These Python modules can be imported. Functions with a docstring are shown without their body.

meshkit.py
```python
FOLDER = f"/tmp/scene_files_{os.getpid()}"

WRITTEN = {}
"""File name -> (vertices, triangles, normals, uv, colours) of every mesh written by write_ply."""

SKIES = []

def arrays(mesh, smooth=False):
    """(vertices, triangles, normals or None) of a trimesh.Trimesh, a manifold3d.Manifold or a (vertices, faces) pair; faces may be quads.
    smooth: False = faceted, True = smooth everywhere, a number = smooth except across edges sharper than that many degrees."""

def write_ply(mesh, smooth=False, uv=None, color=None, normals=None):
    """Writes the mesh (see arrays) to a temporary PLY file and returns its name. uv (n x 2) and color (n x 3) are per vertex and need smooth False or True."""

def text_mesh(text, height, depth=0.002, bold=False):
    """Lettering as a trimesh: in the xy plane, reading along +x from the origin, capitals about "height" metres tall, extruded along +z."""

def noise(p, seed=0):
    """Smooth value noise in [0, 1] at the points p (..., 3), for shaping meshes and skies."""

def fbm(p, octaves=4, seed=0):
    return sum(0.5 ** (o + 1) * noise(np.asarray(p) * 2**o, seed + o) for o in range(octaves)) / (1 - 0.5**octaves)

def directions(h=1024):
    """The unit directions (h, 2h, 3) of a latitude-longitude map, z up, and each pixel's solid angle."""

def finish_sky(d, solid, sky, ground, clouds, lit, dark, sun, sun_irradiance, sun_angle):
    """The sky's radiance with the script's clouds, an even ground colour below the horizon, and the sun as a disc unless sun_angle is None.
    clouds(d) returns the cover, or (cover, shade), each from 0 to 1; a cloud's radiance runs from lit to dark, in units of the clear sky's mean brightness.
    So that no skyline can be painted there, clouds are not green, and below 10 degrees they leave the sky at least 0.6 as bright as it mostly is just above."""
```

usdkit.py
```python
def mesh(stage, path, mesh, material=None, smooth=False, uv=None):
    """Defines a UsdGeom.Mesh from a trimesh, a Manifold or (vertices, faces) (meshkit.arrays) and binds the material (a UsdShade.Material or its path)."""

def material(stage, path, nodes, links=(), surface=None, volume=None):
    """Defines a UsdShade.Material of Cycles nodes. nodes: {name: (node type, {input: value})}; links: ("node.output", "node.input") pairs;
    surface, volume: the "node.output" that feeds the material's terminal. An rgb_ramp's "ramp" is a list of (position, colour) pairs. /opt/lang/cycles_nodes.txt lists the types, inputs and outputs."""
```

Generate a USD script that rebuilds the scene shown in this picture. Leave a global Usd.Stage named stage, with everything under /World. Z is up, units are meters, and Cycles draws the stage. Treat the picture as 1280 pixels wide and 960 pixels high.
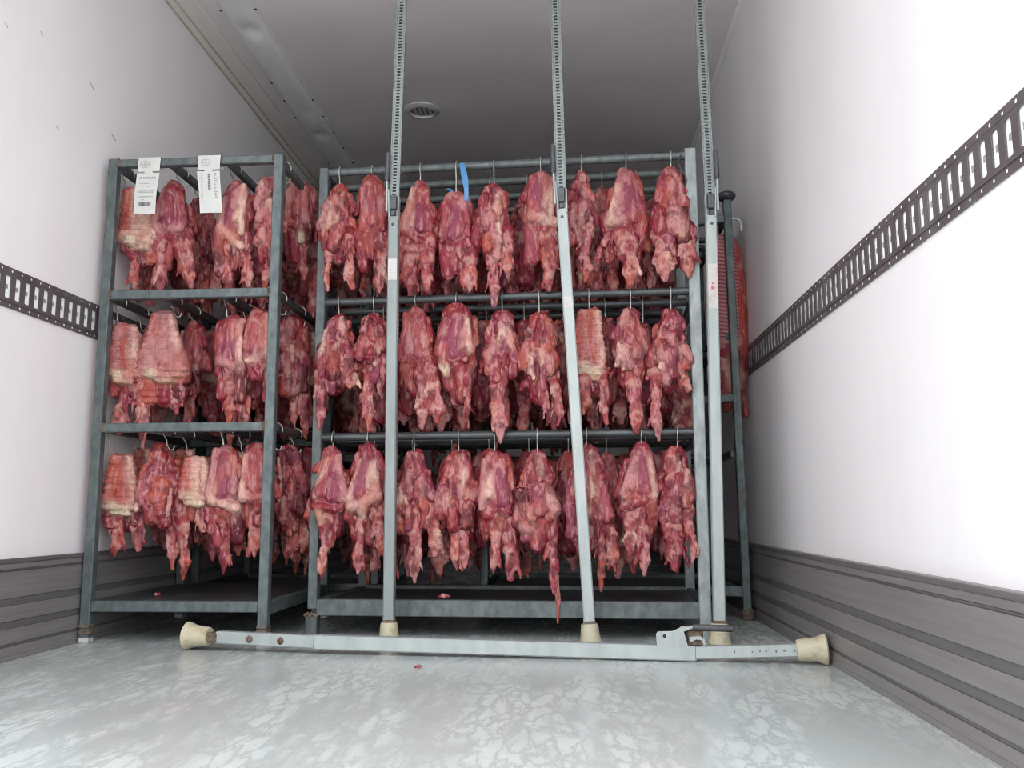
import math, random
import numpy as np, trimesh, usdkit, meshkit
import shapely.geometry as sg
from scipy.spatial import cKDTree
from pxr import Usd, UsdGeom, UsdLux, UsdShade, Gf, Sdf, Vt

stage = Usd.Stage.CreateInMemory()
UsdGeom.SetStageUpAxis(stage, 'Z')
UsdGeom.SetStageMetersPerUnit(stage, 1.0)
UsdGeom.Xform.Define(stage, '/World')
UsdGeom.Scope.Define(stage, '/World/Looks')

# ------------------------------------------------------------------ camera, sky, exposure
cam = UsdGeom.Camera.Define(stage, '/World/camera')
cam.CreateHorizontalApertureAttr(36.0)
cam.CreateVerticalApertureAttr(27.0)
cam.CreateFocalLengthAttr(1110 / 1280 * 36.0)
cam.CreateClippingRangeAttr(Gf.Vec2f(0.05, 200))
CR = np.array([[0.9977041952605828, -0.013041718907328421, -0.06645488941661837],
               [0.06763000624081202, 0.14059922350063553, 0.9877540385171231],
               [-0.0035385046701216245, -0.9899806927000954, 0.14115844666805796]])
_m = Gf.Matrix4d(*CR[:, 0], 0, *(-CR[:, 1]), 0, *(-CR[:, 2]), 0, 0, 0, 0.459, 1)
cam.AddTransformOp().Set(_m)
cam.CreateExposureAttr(0.40)

sky = UsdLux.DomeLight.Define(stage, '/World/overcast_sky')      # even overcast daylight through the open rear doors
sky.CreateIntensityAttr(1.0)
sky.CreateColorAttr(Gf.Vec3f(0.95, 0.985, 1.0))

# ------------------------------------------------------------------ helpers
_used = {}


def numbered(name, parent='/World'):
    key = (parent, name)
    n = _used.get(key, 0)
    _used[key] = n + 1
    return name if n == 0 else f'{name}_{n:03d}'


def tag(o, label=None, cat=None, group=None, kind=None):
    p = o.GetPrim() if hasattr(o, 'GetPrim') else o
    for k, v in (('label', label), ('category', cat), ('group', group), ('kind', kind)):
        if v:
            p.SetCustomDataByKey(k, v)
    return p


def thing(name, label, cat, loc=(0, 0, 0), rotz=0.0, group=None):
    x = UsdGeom.Xform.Define(stage, '/World/' + numbered(name))
    x.AddTranslateOp().Set(Gf.Vec3d(*map(float, loc)))
    x.AddRotateZOp().Set(float(rotz))
    tag(x, label, cat, group)
    return x.GetPrim()


def obj(name, mesh, m, parent=None, smooth=False, colors=None, label=None):
    base = str(parent.GetPath()) if parent is not None else '/World'
    path = base + '/' + numbered(name, base)
    o = usdkit.mesh(stage, path, mesh, m, smooth=smooth)
    if colors is not None:
        UsdGeom.PrimvarsAPI(o).CreatePrimvar('tint', Sdf.ValueTypeNames.Color3fArray, 'vertex').Set(
            Vt.Vec3fArray.FromNumpy(np.asarray(colors, np.float32)))
    if label:
        tag(o, label)
    return o.GetPrim()


def struct(name, mesh, m, label=None, smooth=False):
    o = obj(name, mesh, m, None, smooth)
    tag(o, label, None, None, 'structure')
    return o


def copy_of(src, name, label, loc, rotz=0.0, group=None):
    was = src.GetCustomData()
    r = thing(name, label, was['category'], loc, rotz, group)
    r.GetReferences().AddInternalReference(src.GetPath())
    r.SetInstanceable(True)
    return r


def cat_(*ms):
    ms = [m for x in ms for m in (x if isinstance(x, (list, tuple)) else [x])]
    return trimesh.util.concatenate(ms)


def box(x0, x1, y0, y1, z0, z1, b=0.0):
    """A box with chamfered edges."""
    if b <= 0:
        m = trimesh.creation.box([x1 - x0, y1 - y0, z1 - z0])
        m.apply_translation([(x0 + x1) / 2, (y0 + y1) / 2, (z0 + z1) / 2])
        return m
    p = []
    for x, sx in ((x0, 1), (x1, -1)):
        for y, sy in ((y0, 1), (y1, -1)):
            for z, sz in ((z0, 1), (z1, -1)):
                p += [(x + sx * b, y + sy * b, z), (x + sx * b, y, z + sz * b), (x, y + sy * b, z + sz * b)]
    return trimesh.convex.convex_hull(np.array(p))


def frame_to(a, b, up=(0, 1, 0)):
    a, b = np.asarray(a, float), np.asarray(b, float)
    d = b - a
    L = np.linalg.norm(d)
    z = d / L
    x = np.cross(np.asarray(up, float), z)
    if np.linalg.norm(x) < 1e-6:
        x = np.cross((1, 0, 0), z)
    x /= np.linalg.norm(x)
    y = np.cross(z, x)
    T = np.eye(4)
    T[:3, 0], T[:3, 1], T[:3, 2], T[:3, 3] = x, y, z, a
    return T, L


def bar(a, b, w, d=None, bev=0.003, up=(0, 1, 0)):
    """Square tube from a to b; w across, d along `up`."""
    T, L = frame_to(a, b, up)
    d = d or w
    m = box(-w / 2, w / 2, -d / 2, d / 2, 0, L, bev)
    m.apply_transform(T)
    return m


def rod(a, b, r, n=14, r2=None):
    T, L = frame_to(a, b)
    r2 = r if r2 is None else r2
    m = trimesh.creation.revolve(np.array([[0, 0], [r, 0], [r2, L], [0, L]]), sections=n)
    m.apply_transform(T)
    return m


def lathe(prof, n=28):
    return trimesh.creation.revolve(np.array(prof, float), sections=n)


def sweep(pts, r, n=8):
    """Round wire through the points; r may be a number or one radius per point."""
    pts = np.asarray(pts, float)
    r = np.broadcast_to(r, (len(pts),))
    t = np.gradient(pts, axis=0)
    t /= np.linalg.norm(t, axis=1, keepdims=True) + 1e-12
    u = np.cross(t[0], (0.13, 0.29, 0.95))
    u /= np.linalg.norm(u)
    v, rings = [], []
    for k in range(len(pts)):
        u = u - t[k] * u.dot(t[k])
        u /= np.linalg.norm(u)
        w = np.cross(t[k], u)
        a = np.arange(n) * 2 * np.pi / n
        rings.append(len(v))
        v += list(pts[k] + r[k] * (np.cos(a)[:, None] * u + np.sin(a)[:, None] * w))
    f = []
    for k in range(len(pts) - 1):
        for i in range(n):
            j = (i + 1) % n
            p, q = k * n, (k + 1) * n
            f += [(p + i, p + j, q + j), (p + i, q + j, q + i)]
    v += [pts[0], pts[-1]]
    c0, c1 = len(v) - 2, len(v) - 1
    for i in range(n):
        j = (i + 1) % n
        f += [(c0, j, i), (c1, (len(pts) - 1) * n + i, (len(pts) - 1) * n + j)]
    return trimesh.Trimesh(np.array(v), np.array(f), process=False)


def spline(pts, n=24):
    from scipy.interpolate import CubicSpline
    pts = np.asarray(pts, float)
    s = np.concatenate([[0], np.cumsum(np.linalg.norm(np.diff(pts, axis=0), axis=1))])
    return CubicSpline(s, pts)(np.linspace(0, s[-1], n))


def extrude(poly, h):
    return trimesh.creation.extrude_polygon(poly, h, engine='earcut')


# ------------------------------------------------------------------ materials
LK = '/World/Looks/'


def mat(name, col, rough=0.5, metal=0.0, col2=None, scale=6.0, stretch=(1, 1, 1), lo=0.35, hi=0.65, bump=0.0, bscale=40.0,
        rough2=None, spec=0.5, coat=0.0, detail=5.0):
    nodes = {'p': ('principled_bsdf', {'base_color': col, 'roughness': rough, 'metallic': metal, 'specular_ior_level': spec, 'coat_weight': coat})}
    links = []
    nodes['g'] = ('geometry', {})
    if col2 is not None:
        nodes['mp'] = ('mapping', {'scale': stretch})
        nodes['n'] = ('noise_texture', {'scale': scale, 'detail': detail, 'roughness': 0.6})
        nodes['r'] = ('rgb_ramp', {'ramp': [(0, col), (lo, col), (hi, col2), (1, col2)]})
        links += [('g.position', 'mp.vector'), ('mp.vector', 'n.vector'), ('n.fac', 'r.fac'), ('r.color', 'p.base_color')]
        if rough2 is not None:
            nodes['mr'] = ('map_range', {'from_min': lo, 'from_max': hi, 'to_min': rough, 'to_max': rough2, 'clamp': True})
            links += [('n.fac', 'mr.value'), ('mr.result', 'p.roughness')]
    if bump:
        nodes['nb'] = ('noise_texture', {'scale': bscale, 'detail': 3.0})
        nodes['b'] = ('bump', {'strength': bump, 'distance': 0.004})
        links += [('g.position', 'nb.vector'), ('nb.fac', 'b.height'), ('b.normal', 'p.normal')]
    return usdkit.material(stage, LK + name, nodes, links, surface='p.BSDF')


M = {}
M['wall'] = mat('wall_panel', (0.84, 0.815, 0.835), 0.38, 0, (0.8, 0.775, 0.795), 3.0, (1, 1, 0.25), 0.4, 0.7, 0.05, 9.0)
M['ceiling'] = mat('ceiling_panel', (0.78, 0.735, 0.735), 0.45, 0, (0.73, 0.685, 0.685), 1.6, (1, 1, 1), 0.35, 0.7, 0.25, 2.6)
M['trimwhite'] = mat('corner_trim', (0.76, 0.73, 0.70), 0.45, 0, (0.68, 0.65, 0.60), 5.0, (1, 0.3, 1), 0.45, 0.8)
M['caulk'] = mat('yellowed_caulk', (0.58, 0.53, 0.42), 0.6, 0, (0.46, 0.41, 0.30), 14.0, (1, .4, 1), 0.4, 0.7)
M['duct'] = mat('duct_cover', (0.76, 0.75, 0.74), 0.4, 0, (0.66, 0.65, 0.63), 4.0, (1, .4, 1), 0.4, 0.8)
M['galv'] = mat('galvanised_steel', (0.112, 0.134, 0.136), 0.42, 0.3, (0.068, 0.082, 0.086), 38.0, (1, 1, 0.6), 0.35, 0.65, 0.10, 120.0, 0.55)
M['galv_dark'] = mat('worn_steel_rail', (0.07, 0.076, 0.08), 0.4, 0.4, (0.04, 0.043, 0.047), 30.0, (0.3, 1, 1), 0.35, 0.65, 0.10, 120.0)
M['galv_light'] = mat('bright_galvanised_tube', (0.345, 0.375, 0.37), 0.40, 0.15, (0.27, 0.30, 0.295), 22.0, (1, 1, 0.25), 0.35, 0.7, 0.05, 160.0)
M['galv_tube'] = mat('darker_galvanised_tube', (0.205, 0.228, 0.226), 0.40, 0.15, (0.155, 0.172, 0.17), 22.0, (1, 1, 0.25), 0.35, 0.7, 0.05, 160.0)  # same finish as the bright tube, in a darker tone
M['galv_lit_post'] = mat('lit_galvanised_post', (0.285, 0.31, 0.31), 0.42, 0.2, (0.19, 0.21, 0.212), 34.0, (1, 1, 0.5), 0.35, 0.65, 0.10, 120.0, 0.55)  # same rack steel; light near the right wall put into a paler colour
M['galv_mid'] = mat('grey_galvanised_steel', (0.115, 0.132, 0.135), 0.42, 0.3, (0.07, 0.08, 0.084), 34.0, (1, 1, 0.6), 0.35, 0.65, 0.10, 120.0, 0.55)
M['rust'] = mat('rusty_weld', (0.15, 0.12, 0.095), 0.7, 0.2, (0.08, 0.045, 0.025), 60.0, (1, 1, 1), 0.4, 0.6, 0.5, 180.0)
M['tray'] = mat('dark_tray_sheet', (0.030, 0.031, 0.034), 0.40, 0.1, (0.055, 0.058, 0.063), 7.0, (1, 1, 1), 0.4, 0.7, 0.1, 30.0)
M['rubber'] = mat('cream_rubber', (0.42, 0.38, 0.275), 0.6, 0, (0.26, 0.2, 0.1), 26.0, (1, 1, 1), 0.52, 0.75, 0.25, 90.0)
M['grip'] = mat('black_grip', (0.035, 0.037, 0.042), 0.5, 0, (0.06, 0.062, 0.07), 20.0)
M['rail'] = mat('cargo_rail_paint', (0.085, 0.07, 0.073), 0.5, 0.1, (0.13, 0.115, 0.12), 5.0, (1, 1.5, 1), 0.35, 0.7)
M['railback'] = mat('rail_backing_white', (0.92, 0.93, 0.94), 0.4)
M['pin'] = mat('slot_pin_steel', (0.42, 0.44, 0.44), 0.35, 0.4)
M['kick'] = mat('scuff_plate', (0.255, 0.235, 0.235), 0.45, 0.25, (0.19, 0.175, 0.178), 8.0, (1, 0.25, 9), 0.3, 0.7, 0.08, 60.0)
M['kickdark'] = mat('scuff_groove', (0.145, 0.135, 0.138), 0.5, 0.15, (0.10, 0.095, 0.098), 8.0, (1, 0.25, 9), 0.3, 0.7)
M['paper'] = mat('tag_card', (0.52, 0.515, 0.495), 0.55, 0, (0.48, 0.475, 0.455), 30.0)
M['ink'] = mat('grey_print', (0.33, 0.335, 0.35), 0.6)
M['inkdark'] = mat('black_print', (0.13, 0.135, 0.145), 0.6)
M['inkred'] = mat('red_print', (0.55, 0.08, 0.09), 0.6)
M['stick'] = mat('worn_sticker', (0.46, 0.44, 0.43), 0.5, 0, (0.36, 0.24, 0.24), 26.0, (1, 1, 1), 0.5, 0.75)
M['blue'] = mat('blue_plastic', (0.045, 0.19, 0.4), 0.35)
M['lens'] = mat('lamp_lens', (0.22, 0.21, 0.23), 0.3, 0, (0.13, 0.125, 0.14), 40.0)
M['lampring'] = mat('lamp_ring', (0.60, 0.59, 0.61), 0.28, 0.2)
M['screw'] = mat('dark_screw', (0.05, 0.045, 0.045), 0.5, 0.5)
M['wire'] = mat('hook_wire', (0.34, 0.34, 0.31), 0.35, 0.7)
M['scuff'] = mat('grey_scuff', (0.36, 0.35, 0.36), 0.6)
M['ground'] = mat('pale_bounce_concrete', (0.6, 0.59, 0.57), 0.8, 0, (0.52, 0.51, 0.5), 6.0)  # pale concrete, brightened to bounce light onto ceiling and upper walls
M['plastic'] = mat('white_plastic', (0.42, 0.43, 0.42), 0.4)

# wet floor: grey-green coating under a patchy film of water
M['floor'] = usdkit.material(stage, LK + 'wet_floor', {
    'g': ('geometry', {}),
    'rot': ('mapping', {'rotation': (0, 0, 0.20), 'scale': (24.0, 7.5, 1)}),
    'dn': ('noise_texture', {'scale': 0.9, 'detail': 5.0, 'roughness': 0.65}),
    'sc': ('vector_math', {'math_type': 'scale', 'scale': 2.1}),
    'ad': ('vector_math', {'math_type': 'add'}),
    'v': ('voronoi_texture', {'feature': 'distance_to_edge', 'scale': 1.0}),
    'lines': ('map_range', {'from_min': 0.0, 'from_max': 0.20, 'to_min': 0.0, 'to_max': 1.0, 'clamp': True}),
    'mp3': ('mapping', {'rotation': (0, 0, 0.20), 'scale': (5.5, 1.7, 1)}),
    'n3': ('noise_texture', {'scale': 1.0, 'detail': 4.0, 'roughness': 0.55, 'distortion': 0.4}),
    'film': ('map_range', {'from_min': 0.40, 'from_max': 0.58, 'to_min': 0.0, 'to_max': 1.0, 'clamp': True}),
    'cells': ('math', {'math_type': 'multiply'}),
    'mp2': ('mapping', {'scale': (60.0, 60.0, 1)}),
    'n2': ('noise_texture', {'scale': 1.0, 'detail': 4.0}),
    'sum': ('math', {'math_type': 'multiply_add', 'value2': 0.28}),
    'ramp': ('rgb_ramp', {'ramp': [(0, (0.355, 0.38, 0.375)), (0.18, (0.378, 0.405, 0.40)), (1.0, (0.462, 0.494, 0.487))]}),
    'np': ('noise_texture', {'scale': 1.7, 'detail': 2.0}),
    'pm': ('map_range', {'from_min': 0.56, 'from_max': 0.72, 'to_min': 0.0, 'to_max': 0.28, 'clamp': True}),
    'pink': ('mix', {'mix_type': 'mix', 'color2': (0.46, 0.37, 0.37)}),
    'ro': ('map_range', {'from_min': 0.1, 'from_max': 1.0, 'to_min': 0.22, 'to_max': 0.38, 'clamp': True}),
    'b': ('bump', {'strength': 0.10, 'distance': 0.002}),
    'p': ('principled_bsdf', {'specular_ior_level': 0.5}),
}, [('g.position', 'rot.vector'), ('rot.vector', 'dn.vector'), ('dn.color', 'sc.vector1'), ('rot.vector', 'ad.vector1'), ('sc.vector', 'ad.vector2'),
    ('ad.vector', 'v.vector'), ('v.distance', 'lines.value'), ('g.position', 'mp3.vector'), ('mp3.vector', 'n3.vector'), ('n3.fac', 'film.value'),
    ('lines.result', 'cells.value1'), ('film.result', 'cells.value2'), ('g.position', 'mp2.vector'), ('mp2.vector', 'n2.vector'),
    ('n2.fac', 'sum.value1'), ('cells.value', 'sum.value3'), ('sum.value', 'ramp.fac'), ('g.position', 'np.vector'), ('np.fac', 'pm.value'),
    ('pm.result', 'pink.fac'), ('ramp.color', 'pink.color1'), ('pink.color', 'p.base_color'), ('sum.value', 'ro.value'), ('ro.result', 'p.roughness'),
    ('sum.value', 'b.height'), ('b.normal', 'p.normal')], surface='p.BSDF')

# raw meat: the tissue colours come with the mesh, fine marbling and wet relief from noise
M['meat'] = usdkit.material(stage, LK + 'raw_meat', {
    'a': ('attribute', {'attribute': 'tint'}),
    'tc': ('texture_coordinate', {}),
    'mp': ('mapping', {'scale': (130, 130, 36)}),
    'n': ('noise_texture', {'scale': 1.0, 'detail': 4.0, 'roughness': 0.65, 'distortion': 0.8}),
    'mr': ('map_range', {'from_min': 0.57, 'from_max': 0.66, 'to_min': 0.0, 'to_max': 0.7, 'clamp': True}),
    'mx': ('mix', {'mix_type': 'mix', 'color2': (0.30, 0.105, 0.105)}),
    'n2': ('noise_texture', {'scale': 150.0, 'detail': 3.0}),
    'b0': ('bump', {'strength': 0.7, 'distance': 0.008}),
    'b': ('bump', {'strength': 0.35, 'distance': 0.003}),
    'p': ('principled_bsdf', {'roughness': 0.30, 'specular_ior_level': 0.42}),
}, [('tc.object', 'mp.vector'), ('mp.vector', 'n.vector'), ('n.fac', 'mr.value'), ('mr.result', 'mx.fac'), ('a.color', 'mx.color1'),
    ('mx.color', 'p.base_color'), ('tc.object', 'n2.vector'), ('n.fac', 'b0.height'), ('b0.normal', 'b.normal'), ('n2.fac', 'b.height'),
    ('b.normal', 'p.normal')], surface='p.BSDF')

# ================================================================== the trailer
XL, XR, ZC, Y0, Y1 = -1.785, 0.800, 2.745, 1.25, 12.6
KL, KR = -1.760, 0.763                       # faces of the scuff plates
struct('floor', box(XL - 0.06, XR + 0.06, Y0, Y1, -0.12, 0), M['floor'], 'wet grey-green trailer floor')
struct('wall_left', box(XL - 0.07, XL, Y0, Y1, -0.12, ZC), M['wall'], 'white insulated left wall of the trailer')
struct('wall_right', box(XR, XR + 0.07, Y0, Y1, -0.12, ZC), M['wall'], 'white insulated right wall of the trailer')
struct('wall_back', box(XL - 0.07, XR + 0.07, Y1, Y1 + 0.08, -0.12, ZC), M['wall'], 'white front bulkhead deep inside the trailer')
wl = stage.GetPrimAtPath('/World/wall_left')
WALL_MARKS = ((2.532, 1.999, .016, .008), (2.713, 2.074, .014, .010), (3.037, 2.046, .024, .014), (2.842, 1.793, .014, .004), (3.212, 1.919, .034, .014))
for y_, z_, ly_, lz_ in WALL_MARKS:                          # small dark knocks in the panel
    obj('scuff_mark', bar((XL + 0.0004, y_ - ly_ / 2, z_ + lz_ / 2), (XL + 0.0004, y_ + ly_ / 2, z_ - lz_ / 2), 0.0012, 0.004, 0.0003, up=(0, 0, 1)), M['scuff'], wl, label='small grey scuff on the white wall')
# ceiling: faintly quilted sheet
nx, ny = 30, 120
gx, gy = np.meshgrid(np.linspace(XL - 0.06, XR + 0.06, nx), np.linspace(Y0, Y1, ny), indexing='ij')
P = np.stack([gx, gy, np.zeros_like(gx)], -1)
gz = ZC + 0.008 * (meshkit.fbm(P * [1.6, 3.5, 1], 3, 5) - 0.5) * 2
v = np.vstack([np.stack([gx, gy, gz], -1).reshape(-1, 3), np.stack([gx, gy, gz * 0 + ZC + 0.08], -1).reshape(-1, 3)])
idx = np.arange(nx * ny).reshape(nx, ny)
a, b, c, d = (q.ravel() for q in (idx[:-1, :-1], idx[1:, :-1], idx[1:, 1:], idx[:-1, 1:]))
lower = np.vstack([np.stack([a, c, b], 1), np.stack([a, d, c], 1)])
upper = lower[:, ::-1] + nx * ny
rim = np.concatenate([idx[:-1, 0], idx[-1, :-1], idx[:0:-1, -1], idx[0, :0:-1]])
r2 = np.roll(rim, -1)
sides = np.vstack([np.stack([rim, r2, r2 + nx * ny], 1), np.stack([rim, r2 + nx * ny, rim + nx * ny], 1)])
struct('ceiling', trimesh.Trimesh(v, np.vstack([lower, upper, sides]), process=False), M['ceiling'], 'grey-white trailer ceiling panel', smooth=40)
tag(obj('yard_ground', box(-40, 40, -40, Y0 + 0.1, -1.35, -1.25), M['ground']), 'unseen pale concrete yard behind the open trailer, brightened to bounce light inside', None, None, 'structure')

# scuff plates along both walls: stepped profile, darker grooves as pieces of their own
KH = 0.315
bands = [(0.000, 0.05, 0.0), (0.05, 0.135, 0.0), (0.135, 0.165, -0.004), (0.165, 0.31, 0.0), (0.31, 0.385, -0.004), (0.385, 0.535, 0.0), (0.535, 0.61, -0.004),
         (0.61, 0.87, 0.0), (0.87, 0.895, -0.004), (0.895, 0.955, 0.0), (0.955, 1.0, 0.004)]
for side, xw, xf in (('left', XL, KL), ('right', XR, KR)):
    sgn = 1 if side == 'left' else -1
    base = struct(f'baseboard_{side}', box(min(xw, xf - sgn * 0.008), max(xw, xf - sgn * 0.008), Y0, Y1, 0, KH - 0.002), M['kick'],
                  f'grey ribbed metal scuff plate along the foot of the {side} wall')
    for z0, z1, off in bands:
        dark = off != 0
        xa, xb = xf - sgn * 0.010, xf + sgn * off
        obj('groove_strip' if off < 0 else ('top_lip' if off > 0 else 'rib_band'), box(min(xa, xb), max(xa, xb), Y0, Y1, z0 * KH, z1 * KH, 0.0015),
            M['kickdark'] if dark else M['kick'], base)

# corner trim and air-duct cover along the ceiling on the left
tr = sg.Polygon([(XL, ZC - 0.028), (XL + 0.012, ZC - 0.028), (XL + 0.03, ZC - 0.012), (XL + 0.115, ZC - 0.010), (XL + 0.122, ZC - 0.004), (XL + 0.122, ZC + 0.02), (XL, ZC + 0.02)])


def along_y(poly, y0, y1):
    m = extrude(poly, y1 - y0)                       # polygon in (x, z), swept along y
    m.apply_transform(np.array([[1, 0, 0, 0], [0, 0, -1, y1], [0, 1, 0, 0], [0, 0, 0, 1]], float))
    return m


t1 = struct('trim_1', along_y(tr, Y0, Y1), M['trimwhite'], 'corner trim with yellowed caulk between the left wall and the ceiling')
for xc_, zc_ in ((XL + 0.006, ZC - 0.029), (XL + 0.034, ZC - 0.0125)):
    obj('caulk_line', box(xc_ - 0.0045, xc_ + 0.0045, Y0, Y1, zc_ - 0.002, zc_ + 0.003, 0.001), M['caulk'], t1, label='yellowed line of caulk')
tr2 = sg.Polygon([(XR, ZC - 0.02), (XR - 0.01, ZC - 0.02), (XR - 0.022, ZC - 0.006), (XR - 0.022, ZC + 0.02), (XR, ZC + 0.02)])
struct('trim_2', along_y(tr2, Y0, Y1), M['wall'], 'thin corner trim between the right wall and the ceiling')
dx0, dx1 = -1.578, -1.428
nprof = 11
yy = np.linspace(Y0, Y1, 420)
th = np.linspace(0, np.pi, nprof)
px_ = np.concatenate([[dx0 - 0.016, dx0 - 0.014], (dx0 + dx1) / 2 - (dx1 - dx0) / 2 * np.cos(th), [dx1 + 0.014, dx1 + 0.016]])
pz_ = np.concatenate([[0.012, -0.006], -0.006 - 0.030 * np.sin(th), [-0.006, 0.012]])
G = np.zeros((len(yy), len(px_), 3))
G[..., 0], G[..., 1], G[..., 2] = px_, yy[:, None], ZC + pz_
for (xd, yd, r, dep) in ((-1.49, 3.84, 0.05, 0.022), (-1.50, 5.02, 0.05, 0.02), (-1.48, 4.72, 0.04, 0.012)):     # dents in the cover
    q = ((G[..., 0] - xd) / (r * 0.9)) ** 2 + ((G[..., 1] - yd) / (r * 1.4)) ** 2
    G[..., 2] += dep * np.exp(-q * 1.5) * (np.arange(len(px_)) > 1) * (np.arange(len(px_)) < len(px_) - 2)
G[..., 2] += (0.003 * (meshkit.noise(G * [9, 3.5, 0.0], 3) - 0.5)) * (np.abs(np.arange(len(px_)) - 7) < 6)
k = np.arange(len(yy) * len(px_)).reshape(len(yy), len(px_))
a, b, c, d = (q.ravel() for q in (k[:-1, :-1], k[1:, :-1], k[1:, 1:], k[:-1, 1:]))
dv, df = G.reshape(-1, 3), np.vstack([np.stack([a, c, b], 1), np.stack([a, d, c], 1)])
duct = struct('trim_3', trimesh.Trimesh(dv, df, process=False), M['duct'], 'dented white duct cover running along the ceiling', smooth=35)
for ys in (3.70, 4.40, 4.61, 4.82, 5.05, 5.28, 5.52, 5.78, 3.05, 2.3):
    for xs in (dx0 - 0.006, dx1 + 0.006):
        s = lathe([[0, -0.004], [0.004, -0.0035], [0.007, 0], [0, 0]], 10)
        s.apply_translation([xs, ys, ZC - 0.006])
        obj('screw', s, M['screw'], duct)

# round lamp let into the ceiling (switched off)
lp = thing('ceiling_lamp', 'round recessed ceiling lamp, switched off, above the meat racks', 'lamp', (-0.835, 4.80, ZC))
ring = lathe([[0.070, 0.004], [0.070, -0.010], [0.074, -0.016], [0.080, -0.016], [0.094, -0.010], [0.103, -0.004], [0.105, 0.006]], 40)
obj('ring', ring, M['lampring'], lp, smooth=40)
obj('lens', lathe([[0, -0.003], [0.03, -0.004], [0.055, -0.003], [0.071, 0.0], [0.071, 0.004], [0, 0.004]], 40), M['lens'], lp, smooth=40)
for k in range(4):
    s = box(-0.008, 0.008, -0.045, 0.045, -0.0065, -0.002, 0.0015)
    s.apply_translation([-0.042 + 0.028 * k, 0, 0])
    obj('louvre', s, M['lampring'], lp)

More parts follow.
